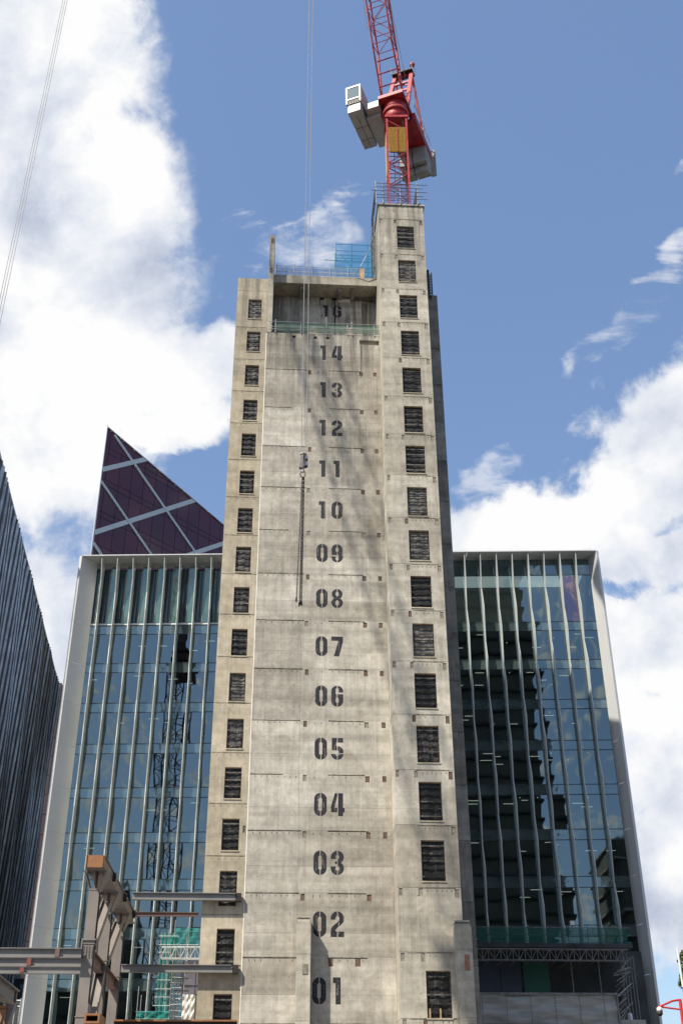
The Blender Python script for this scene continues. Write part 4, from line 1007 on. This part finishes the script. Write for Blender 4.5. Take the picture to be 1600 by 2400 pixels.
for i, (a, b) in enumerate(cols):
    zt_ = GZ0-.03
    m = MB(); m.box(gx-cw_, gx+cw_, a, a+.05, -1.7, zt_-.9); m.build('column_flange', 'steel', ST)
    MB().box(gx-cw_, gx+cw_, b-.05, b, -1.7, zt_-.9).build('column_flange', 'steel' if i != 1 else 'steeld', ST)
    MB().box(gx-.03, gx+.03, a+.05, b-.05, -1.7, zt_-.9).build('column_web', 'steeld', ST)
    for sx in (-1, 1):                                       # flared head plates
        MB().add([(gx+sx*cw_*.9,a,zt_-.95),(gx+sx*cw_*.9,b,zt_-.95),(gx+sx*.62,b+.5,zt_),(gx+sx*.62,a-.3,zt_),(gx+sx*(cw_*.9-.05),a,zt_-.95),(gx+sx*(cw_*.9-.05),b,zt_-.95),(gx+sx*.56,b+.5,zt_),(gx+sx*.56,a-.3,zt_)],
                 [(0,1,2,3),(4,7,6,5),(0,3,7,4),(1,5,6,2),(0,4,5,1),(3,2,6,7)]).build('head_plate', 'steel', ST)
    MB().box(gx-cw_*.9, gx+cw_*.9, a-.02, b+.02, zt_-.98, zt_-.9).build('splice_plate', 'steel', ST)
    MB().box(gx-.04, gx+.04, a, b, zt_-.9, zt_).build('column_web', 'steeld', ST)
    for zz_ in (zlow+.15, 6.3, 4.2):
        MB().box(gx-cw_-.05, gx+cw_+.05, a-.03, b+.03, zz_, zz_+.04).build('stiffener', 'steel', ST)
    mb_ = MB()
    for k in range(16):
        for X in (gx+cw_+.0,): mb_.box(X, X+.07, a+.08, a+.13, zt_-1.2-k*.16, zt_-1.14-k*.16); 
    mb_.build('bolt', 'bolt', ST)
for (ly, zc) in ((-11.32, zlow-.2), (-11.32, zlow+.05)):
    mb_ = MB()
    for k in range(4):
        for q_ in range(3): mb_.box(gx-.24+k*.15, gx-.20+k*.15, ly-.02, ly+.01, zc-.3+q_*.12, zc-.26+q_*.12)
    mb_.build('bolt', 'bolt', ST)
MB().box(gx-.34, gx+.34, -11.36, -11.31, zlow+.32, zlow+.4).build('splice_plate', 'steelg', ST)
MB().box(gx-.36, gx-.30, -11.35, -10.6, zlow-.55, zlow+.4).build('connection_plate', 'steelg', ST)
# raking struts between columns
for (ya, za, yb, zb2) in ((-10.4, zlow+.2, -6.2, GZ0-.6), (-5.1, zlow+.2, -.2, GZ0-.6), (-10.4, 2.5, -6.2, zlow-.5)):
    MB().ibeam((gx+.02, ya, za), (gx+.02, yb, zb2), .5, .42, .04, up=(1, 0, 0)).build('raking_strut', 'steel', ST)
# lower girder
MB().ibeam((gx, -10.6, zlow-.3), (gx, .2, zlow-.3), .6, .4, .05).build('lower_girder', 'steeld', ST)
# beams to the left at the lower level
for k, (ly, yt) in enumerate(((-11.6, 2223), (-8.7, 2245), (-6.2, 2262))):
    z1 = P_(215, yt, ly).z; hh = .46
    MB().ibeam((P_(-60, yt, ly).x, ly, z1-hh/2), (gx-.25, ly, z1-hh/2), hh, .3, .04).build('beam', 'steelg', ST)
    MB().box(P_(132-66*k+50*(k > 1), yt, ly).x, P_(132-66*k+50*(k > 1), yt, ly).x+.22, ly-.17, ly-.15, z1-.42, z1-.05).build('cleat', 'steeld' if k == 0 else 'cleatred', ST)
# beams tying to the tower
z1 = P_(560, 2094, -.3).z; MB().ibeam((GX1+.2, -.3, z1-.22), (P_(553, 2094, -.3).x, -.3, z1-.22), .44, .3, .04).build('beam', 'steelg', ST)
MB().box(P_(552, 2094, -.3).x, P_(566, 2094, -.3).x, -.34, -.05, z1-.46, z1+.02).build('end_plate', 'bolt', ST)
z2 = P_(548, 2262, -.3).z; MB().ibeam((gx+.4, -.3, z2-.22), (P_(543, 2262, -.3).x, -.3, z2-.22), .44, .3, .04).build('beam', 'steelg', ST)
MB().box(P_(545, 2262, -.3).x, P_(559, 2262, -.3).x, -.34, -.05, z2-.46, z2+.02).build('end_plate', 'bolt', ST)
z3 = P_(340, 2138, 3.5).z; MB().ibeam((GX1, 3.5, z3-.12), (P_(466, 2138, 3.5).x, 3.5, z3-.12), .26, .2, .03).build('beam', 'steeld', ST)
z4 = P_(400, 2391, -1.2).z; MB().box(P_(268, 2391, -1.2).x, P_(556, 2391, -1.2).x, -1.5, -1.0, z4-.09, z4).build('rusty_flange', 'orange', ST); MB().box(P_(268, 2391, -1.2).x, P_(556, 2391, -1.2).x, -1.3, -1.2, z4-.6, z4-.09).build('web', 'bolt', ST)
# open box end
bx0, bz1, bx1, bz0 = P_(199, 2375, -14).x, P_(199, 2375, -14).z, P_(235, 2375, -14).x, P_(199, 2398, -14).z
m = MB(); m.box(bx0, bx1, -14, -12, bz1-.09, bz1); m.box(bx0, bx1, -14, -12, bz0, bz0+.09); m.box(bx0, bx0+.09, -14, -12, bz0+.09, bz1-.09); m.box(bx1-.09, bx1, -14, -12, bz0+.09, bz1-.09); m.build('box_stub', 'orange', ST)
MB().box(bx0+.1, bx1-.1, -13.2, -13.1, bz0+.1, bz1-.1).build('stub_diaphragm', 'bolt', ST)
MB().box(bx0-.1, bx0+.05, -13.5, -12.5, bz1, bz1+.5).build('lug', 'steel', ST)
# second frame, bottom left corner
SF = thing('structural_steelwork', 'smaller steel girder and strut cut off by the bottom left corner', 'steel frame', (0, DW, 0), A)
a = P_(-20, 2278, -26); b = P_(36, 2322, -21)
MB().ibeam((a.x, -26, a.z-.3), (b.x, -21, b.z-.3), .62, .4, .05).build('girder', 'steel', SF)
MB().box(b.x-.25, b.x+.1, -21.1, -20.9, b.z-.7, b.z+.02).build('end_plate', 'steeld', SF)
MB().ibeam((b.x-.1, -21.3, b.z-.6), (b.x-.55, -22.0, b.z-3), .36, .3, .04, up=(1, 0, 0)).build('strut', 'steel', SF)
MB().ibeam((a.x+.5, -24, a.z-.9), (a.x+.1, -24.4, a.z-3), .36, .3, .04, up=(1, 0, 0)).build('strut', 'steel', SF)
c0 = P_(-10, 2358, -24); c1 = P_(20, 2358, -24); MB().box(c0.x-1, c1.x, -24.2, -23.6, c0.z-2, c0.z).build('orange_plate', 'orange', SF)
mb_ = MB()
for k in range(5): mb_.box(c0.x+.05+k*.1, c0.x+.09+k*.1, -24.22, -24.2, c0.z-.14, c0.z-.1)
mb_.build('bolt', 'bolt', SF)
FN = thing('mesh_fence', 'steel mesh fence panel at the foot of the ribbed building', 'fence', (0, DW, 0), A)
f0 = P_(26, 2345, -16); f1 = P_(50, 2345, -16)
for z in (0, -.25, -2.4): MB().tube((f0.x, -16, f0.z+z), (f1.x, -16, f0.z+z), .03).build('rail', 'galv', FN)
for t in (0, .5, 1): MB().tube((f0.x+(f1.x-f0.x)*t, -16, f0.z-3), (f0.x+(f1.x-f0.x)*t, -16, f0.z+.1), .03).build('post', 'galv', FN)
m = MB()
for k in range(14): m.tube((f0.x+(f1.x-f0.x)*k/13, -16, f0.z-3), (f0.x+(f1.x-f0.x)*k/13, -16, f0.z), .008, 4)
for k in range(26): m.tube((f0.x, -16, f0.z-k*.11), (f1.x, -16, f0.z-k*.11), .008, 4)
m.build('mesh_infill', 'galvd', FN, kind='stuff')

# ------------------------------------------------------------------ netted scaffold between core and glass building
NS = thing('netted_scaffold', 'scaffold tower in teal netting between the steel frame and the core', 'scaffold', (0, DW, 0), A)
def sc(x, y, ly=8.0): return L3(x, y, ly)
def netq(root, pts, ly, mat, name='net_panel'):
    m = MB(); n = 10; (a, b, c, d) = [sc(*p, ly) for p in pts]; r = random.Random(str(pts)); vs = []
    for j in range(n+1):
        for i in range(n+1):
            p = a.lerp(b, i/n).lerp(d.lerp(c, i/n), j/n); vs.append((p.x, p.y+r.uniform(-.06, .06)+.08*sin(i*1.7+j*.6), p.z))
    m.add(vs, [(j*(n+1)+i, j*(n+1)+i+1, (j+1)*(n+1)+i+1, (j+1)*(n+1)+i) for j in range(n) for i in range(n)])
    return m.build(name, mat, root, smooth=True)
netq(NS, ((377,2190),(398,2190),(392,2400),(363,2400)), 8, 'netteal'); netq(NS, ((398,2195),(420,2195),(412,2300),(392,2300)), 9, 'netteal')
netq(NS, ((410,2174),(466,2176),(465,2214),(405,2212)), 8, 'netteal'); netq(NS, ((378,2188),(412,2186),(410,2218),(376,2218)), 8.4, 'netteal')
netq(NS, ((322,2371),(396,2371),(394,2392),(318,2390)), 7.5, 'netteal')
for x, yt in ((379, 2185), (387, 2186), (396, 2182), (412, 2156), (440, 2172), (326, 2312), (332, 2332)):
    a = sc(x, yt); MB().tube((a.x, 8, -1.7), a, .025).build('standard', 'galv', NS)
for y, xa, xb in ((2183,408,466),(2194,372,420),(2214,372,466),(2232,372,400),(2297,366,400),(2318,364,400),(2337,362,398),(2357,358,398),(2371,318,398),(2388,318,396)):
    a, b = sc(xa, y, 7.9), sc(xb, y, 7.9); MB().tube(a, (b.x, 7.9, a.z), .024).build('ledger', 'galv' if y not in (2183, 2371) else 'teal', NS)
for k in range(5):
    y = 2240+k*32; MB().tube(sc(366, y+32, 8.1), sc(396, y, 8.1), .03).build('brace', 'teal', NS)
TG = thing('lattice_truss', 'short aluminium lattice truss bridging to the left side of the core', 'truss', (0, DW, 0), A)
def truss(root, xa, xb, yt, yb, ly, n, mat='galv', r=.04, slope=0):
    a, b, c = sc(xa, yt, ly), sc(xb, yt, ly), sc(xa, yb, ly); zt_, zb_ = a.z, c.z
    for dy in (0, .45):
        MB().tube((a.x, ly+dy, zt_), (b.x, ly+dy, zt_), r).build('chord', mat, root); MB().tube((a.x, ly+dy, zb_), (b.x, ly+dy, zb_), r).build('chord', mat, root)
    for k in range(n):
        x0 = a.x+(b.x-a.x)*k/n; x1 = a.x+(b.x-a.x)*(k+1)/n
        MB().tube((x0, ly, zt_), (x0, ly, zb_), r*.7).build('web', mat, root)
        MB().tube((x0, ly, zt_ if k % 2 else zb_), (x1, ly, zb_ if k % 2 else zt_), r*.7).build('web', mat, root)
truss(TG, 379, 470, 2219, 2246, 7.0, 8)
SS = thing('scaffold_tower', 'dense bare tube scaffold between teal netting and the white wrapped block', 'scaffold', (0, DW, 0), A)
rs = random.Random(9)
for x in (400, 404, 409, 414, 419, 424):
    a = sc(x, 2222+rs.uniform(0, 12), 8.3); MB().tube((a.x, 8.3+rs.uniform(0, 1.4), -1.7), a, .028).build('standard', 'galvd', SS)
for k in range(12):
    y = 2238+k*13; a = sc(398+rs.uniform(-2, 2), y, 8.2); b = sc(426, y+rs.uniform(-3, 3), 8.2); MB().tube(a, b, .024).build('ledger', 'galv', SS)
for k in range(9):
    y = 2240+k*17; a = sc(399+rs.uniform(0, 6), y+16, 8.6); b = sc(421+rs.uniform(-5, 4), y, 8.6); MB().tube(a, b, .03).build('brace', rs.choice(['galv', 'galvd']), SS)
a, b = sc(426, 2252, 8.6), sc(468, 2330, 8.6); o = MB().box(a.x, b.x, 8.6, 9.2, b.z, a.z).build('site_hoarding', plain('lilac_grey_board', (.13,.125,.15), .6)); o.location = (0, DW, 0); o.rotation_euler = (0, 0, A); tag(o, 'dark grey site board above the white wrapped block', 'hoarding')
def wrapped(name, xa, xb, ya, yb, ly, mat, lab, cat, dep=2.0, fold=.08):
    a, b = sc(xa, ya, ly), sc(xb, ya, ly); c = sc(xa, yb, ly); n, k = 40, 16; m = MB(); vs = []; r = random.Random(name)
    for j in range(k+1):
        for i in range(n+1):
            X = a.x+(b.x-a.x)*i/n; Z = a.z+(c.z-a.z)*j/k; t = j/k
            vs.append((X, ly-fold*sin(t*16+sin(i*.35)*1.5+i*.05)*.6-r.uniform(0, fold*.5), Z))
    m.add(vs, [(j*(n+1)+i, j*(n+1)+i+1, (j+1)*(n+1)+i+1, (j+1)*(n+1)+i) for j in range(k) for i in range(n)])
    R = thing(name, lab, cat, (0, DW, 0), A); s_ = m.build('sheeting', mat, R, smooth=True)
    MB().box(a.x, b.x, ly+.12, ly+dep, c.z, a.z).build('frame_box', mat, R)
    return R, a, b, c
wrapped('wrapped_block', 429, 457, 2331, 2392, 7.8, 'white', 'block wrapped in crumpled white sheeting left of the core foot', 'wrapped load')

# ------------------------------------------------------------------ scaffold gantry, lower right
GT = thing('scaffold_gantry', 'long scaffold gantry with lattice truss and green netting right of the core', 'scaffold', (0, DW, 0), A)
LY = 18.0
a, b = sc(1100, 2172, LY), sc(1466, 2172, LY); zn1, zn0 = a.z, sc(1200, 2207, LY).z
n = 8
for i in range(n):
    x0 = a.x+(b.x-a.x)*i/n; x1 = a.x+(b.x-a.x)*(i+1)/n
    MB().quad((x0,LY,zn0),(x1,LY,zn0),(x1,LY+.05*(i % 2),zn1+random.uniform(-.1,.1)),(x0,LY,zn1)).build('net_panel', 'netgreen', GT)
    MB().tube((x0, LY+.1, zn0-.2), (x0, LY+.1, zn1+random.uniform(.05, .3)), .03).build('standard', 'galvd', GT)
for z in (zn0, (zn0+zn1)/2, zn1): MB().tube((a.x, LY+.06, z), (b.x+.3, LY+.06, z), .03).build('ledger', 'teal' if z != zn1 else 'galvd', GT)
zd = sc(1200, 2209, LY).z; MB().box(a.x, b.x+.3, LY-.1, 24.5, zd-.35, zd-.02).build('deck', 'room', GT)
truss(GT, 1100, 1470, 2223, 2249, LY-.3, 26, 'galvd', .04)
zt_ = sc(1200, 2249, LY).z
for k in range(12): MB().tube((a.x+.4+k*(b.x-a.x)/12, LY, zt_-.05), (a.x+.4+k*(b.x-a.x)/12, 24, zt_-.05), .03).build('transom_tube', 'galvd', GT)
rg = random.Random(4)
for x in (1452, 1459, 1466, 1474, 1481):
    p = sc(x, 2240, LY+rg.uniform(0, 2)); MB().tube((p.x, p.y, -1.7), (p.x, p.y, p.z), .04).build('standard', 'galvd', GT)
for k in range(30):
    y = 2250+k*5; ly = LY+rg.uniform(-.2, 3); p, q = sc(1436+rg.uniform(0, 18), y+rg.uniform(0, 25), ly), sc(1470+rg.uniform(-8, 14), y-rg.uniform(0, 25), ly)
    MB().tube(p, q, .03).build('brace', rg.choice(['galvd', 'galvd', 'galv']), GT)
for x in (1336, 1400): p = sc(x, 2250, LY+1); MB().tube((p.x, p.y, -1.7), (p.x, p.y, p.z), .045).build('standard', 'galvd', GT)
a2, b2, c2 = sc(1120, 2247, LY+3), sc(1219, 2247, LY+3), sc(1282, 2247, LY+3); zb_ = sc(1200, 2340, LY+3).z
HG = thing('hoarding_wall', 'dark blue and green site boards under the gantry', 'hoarding', (0, DW, 0), A)
for i in range(2): w_ = (b2.x-a2.x)/2; MB().box(a2.x+i*w_+.02, a2.x+(i+1)*w_-.02, LY+3, LY+3.1, zb_-3, a2.z).build('board', 'hoard', HG)
MB().box(b2.x+.1, c2.x, LY+2.9, LY+3.0, zb_-3, a2.z).build('board', 'hoardg', HG, label='green board')
d2 = sc(1450, 2247, LY+5); MB().box(c2.x+.2, d2.x+2, LY+5.4, LY+5.6, -1.7, a2.z+1).build('board', 'room', HG, label='dark sheet for the shaded opening at the back')  # dark panel added to colour in the shaded opening beside the boards
R, a, b, c = wrapped('sheeted_enclosure', 1100, 1441, 2332, 2440, 13.0, 'greytarp', 'site enclosure wrapped in creased grey white sheeting at the lower right', 'enclosure', 4, .14)
MB().box(a.x, b.x+.1, 12.8, 17, a.z, a.z+.16).build('top_rail', 'galvd', R); MB().box(b.x, b.x+.12, 12.8, 17, -1.7, a.z).build('corner_post', 'galvd', R)
mb_ = MB()
for k in range(60): mb_.box(a.x+k*.2, a.x+k*.2+.11, 12.80, 12.83, c.z+1.05, c.z+1.10)
mb_.build('lacing', 'room', R)
for k in range(7): MB().box(a.x+.8+k*1.75, a.x+.83+k*1.75, 12.79, 12.82, c.z, a.z-.02).build('sheet_seam', 'galvd', R)
p = sc(1450, 2390, 14); q = sc(1512, 2390, 14); MB().box(p.x, q.x, 14, 17, -1.7, p.z).build('low_step', 'greytarp', R)
fl_ = sc(1340, 2164, LY-.6)
FD = thing('floodlight', 'small square floodlight on the gantry netting', 'floodlight', (0, DW, 0), A)
MB().box(fl_.x-.22, fl_.x+.22, LY-.7, LY-.5, fl_.z-.2, fl_.z+.2).build('housing', 'galvd', FD); MB().box(fl_.x-.17, fl_.x+.17, LY-.73, LY-.7, fl_.z-.15, fl_.z+.15).build('lens', 'wht', FD); MB().tube((fl_.x, LY-.5, fl_.z-.9), (fl_.x, LY-.5, fl_.z), .03).build('bracket', 'galvd', FD)
p = sc(1477, 2392, 15); o = MB().lathe((0, 0, 0), [(.13,0),(.15,.05),(.15,.42),(.1,.5)], 12).build('plastic_drum', 'wht'); o.location = Matrix.Rotation(A, 4, 'Z') @ Vector((p.x, 15, p.z))+Vector((0, DW, 0)); tag(o, 'white plastic drum at the foot of the gantry tubes', 'drum')

# ------------------------------------------------------------------ right edge: green wall, CCTV
GW = thing('ivy_covered_building', 'corner of a building covered in bright green climbing plants at the right edge', 'building', (0, 0, 0))
e1 = at(1592, 2235, 62)
X1 = e1.x+.45; X2 = X1*72/62+.6
MB().add([(X1,62,-1.7),(X1+9,62,-1.7),(X2+9,72,-1.7),(X2,72,-1.7),(X1,62,e1.z-.2),(X1+9,62,e1.z-.2),(X2+9,72,e1.z-.2),(X2,72,e1.z-.2)], [(4,5,6,7),(0,1,5,4),(3,0,4,7),(1,2,6,5),(2,3,7,6)]).build('wall', 'brickd', GW)
m = MB(); ri = random.Random(1)
for k in range(9000):
    z = ri.uniform(1.0, e1.z+.15); x = e1.x+.02+ri.uniform(-.12, 1.6)+.14*sin(z*2.1)+.1*sin(z*5.3); y = 61.9+ri.uniform(-.3, .2); s_ = ri.uniform(.05, .12); a_ = Vector((ri.uniform(-1,1), ri.uniform(-1,1), ri.uniform(-1,1))).normalized()*s_; b_ = Vector((ri.uniform(-1,1), ri.uniform(-1,.2), ri.uniform(-1,1))).normalized()*s_
    c_ = Vector((x, y, z)); m.quad(c_-a_, c_-b_, c_+a_, c_+b_)
m.build('foliage', 'leaf', GW, kind='stuff')
q = at(1590, 2235, 61); MB().tube((q.x-.05, 61, q.z-1.6), (q.x-.05, 61, q.z+.3), .05).build('white_pole', 'wht', GW)
RFT = at(1596, 2210, 62); MB().add([(RFT.x,61.5,RFT.z-.5),(RFT.x+6,61.5,RFT.z-.5),(RFT.x+6,61.5,RFT.z+2.6),(RFT.x+.3,61.5,RFT.z+.6),(RFT.x+1,62.5,RFT.z-.5),(RFT.x+6,62.5,RFT.z-.5),(RFT.x+6,62.5,RFT.z+2.6),(RFT.x+1.3,62.5,RFT.z+.6)], [(0,1,2,3),(0,3,7,4),(3,2,6,7),(0,4,5,1)]).build('roof_unit', 'mull', GW)
CT = thing('camera_post', 'red post with a bracket arm carrying a dome security camera at bottom right', 'camera post', (0, 0, 0))
D = 16.0
def cp(x, y): return at(x, y, D)
MB().tube(cp(1592, 2342), cp(1606, 2450), .022, 8).build('post', 'cctvred', CT)
b_ = cp(1606, 2450); MB().tube((b_.x, b_.y, -1.7), b_, .04, 8).build('post', 'cctvred', CT)
MB().tube(cp(1545, 2359), cp(1574, 2346), .013, 8).build('bracket_arm', 'cctvred', CT); MB().tube(cp(1574, 2346), cp(1592, 2343), .013, 8).build('bracket_arm', 'cctvred', CT)
MB().tube(cp(1548, 2360), cp(1594, 2366), .011, 8).build('bracket_arm', 'cctvred', CT); MB().tube(cp(1539, 2364), cp(1550, 2357), .018, 8).build('bracket_head', 'cctvred', CT)
c_ = cp(1545, 2371); MB().lathe(c_, [(.015,.06),(.035,.045),(.04,0)], 14).build('camera_cap', 'wht', CT, smooth=True); MB().lathe(c_, [(.015,-.055),(.034,-.035),(.039,-.002)], 14).build('camera_dome', 'bolt', CT, smooth=True)
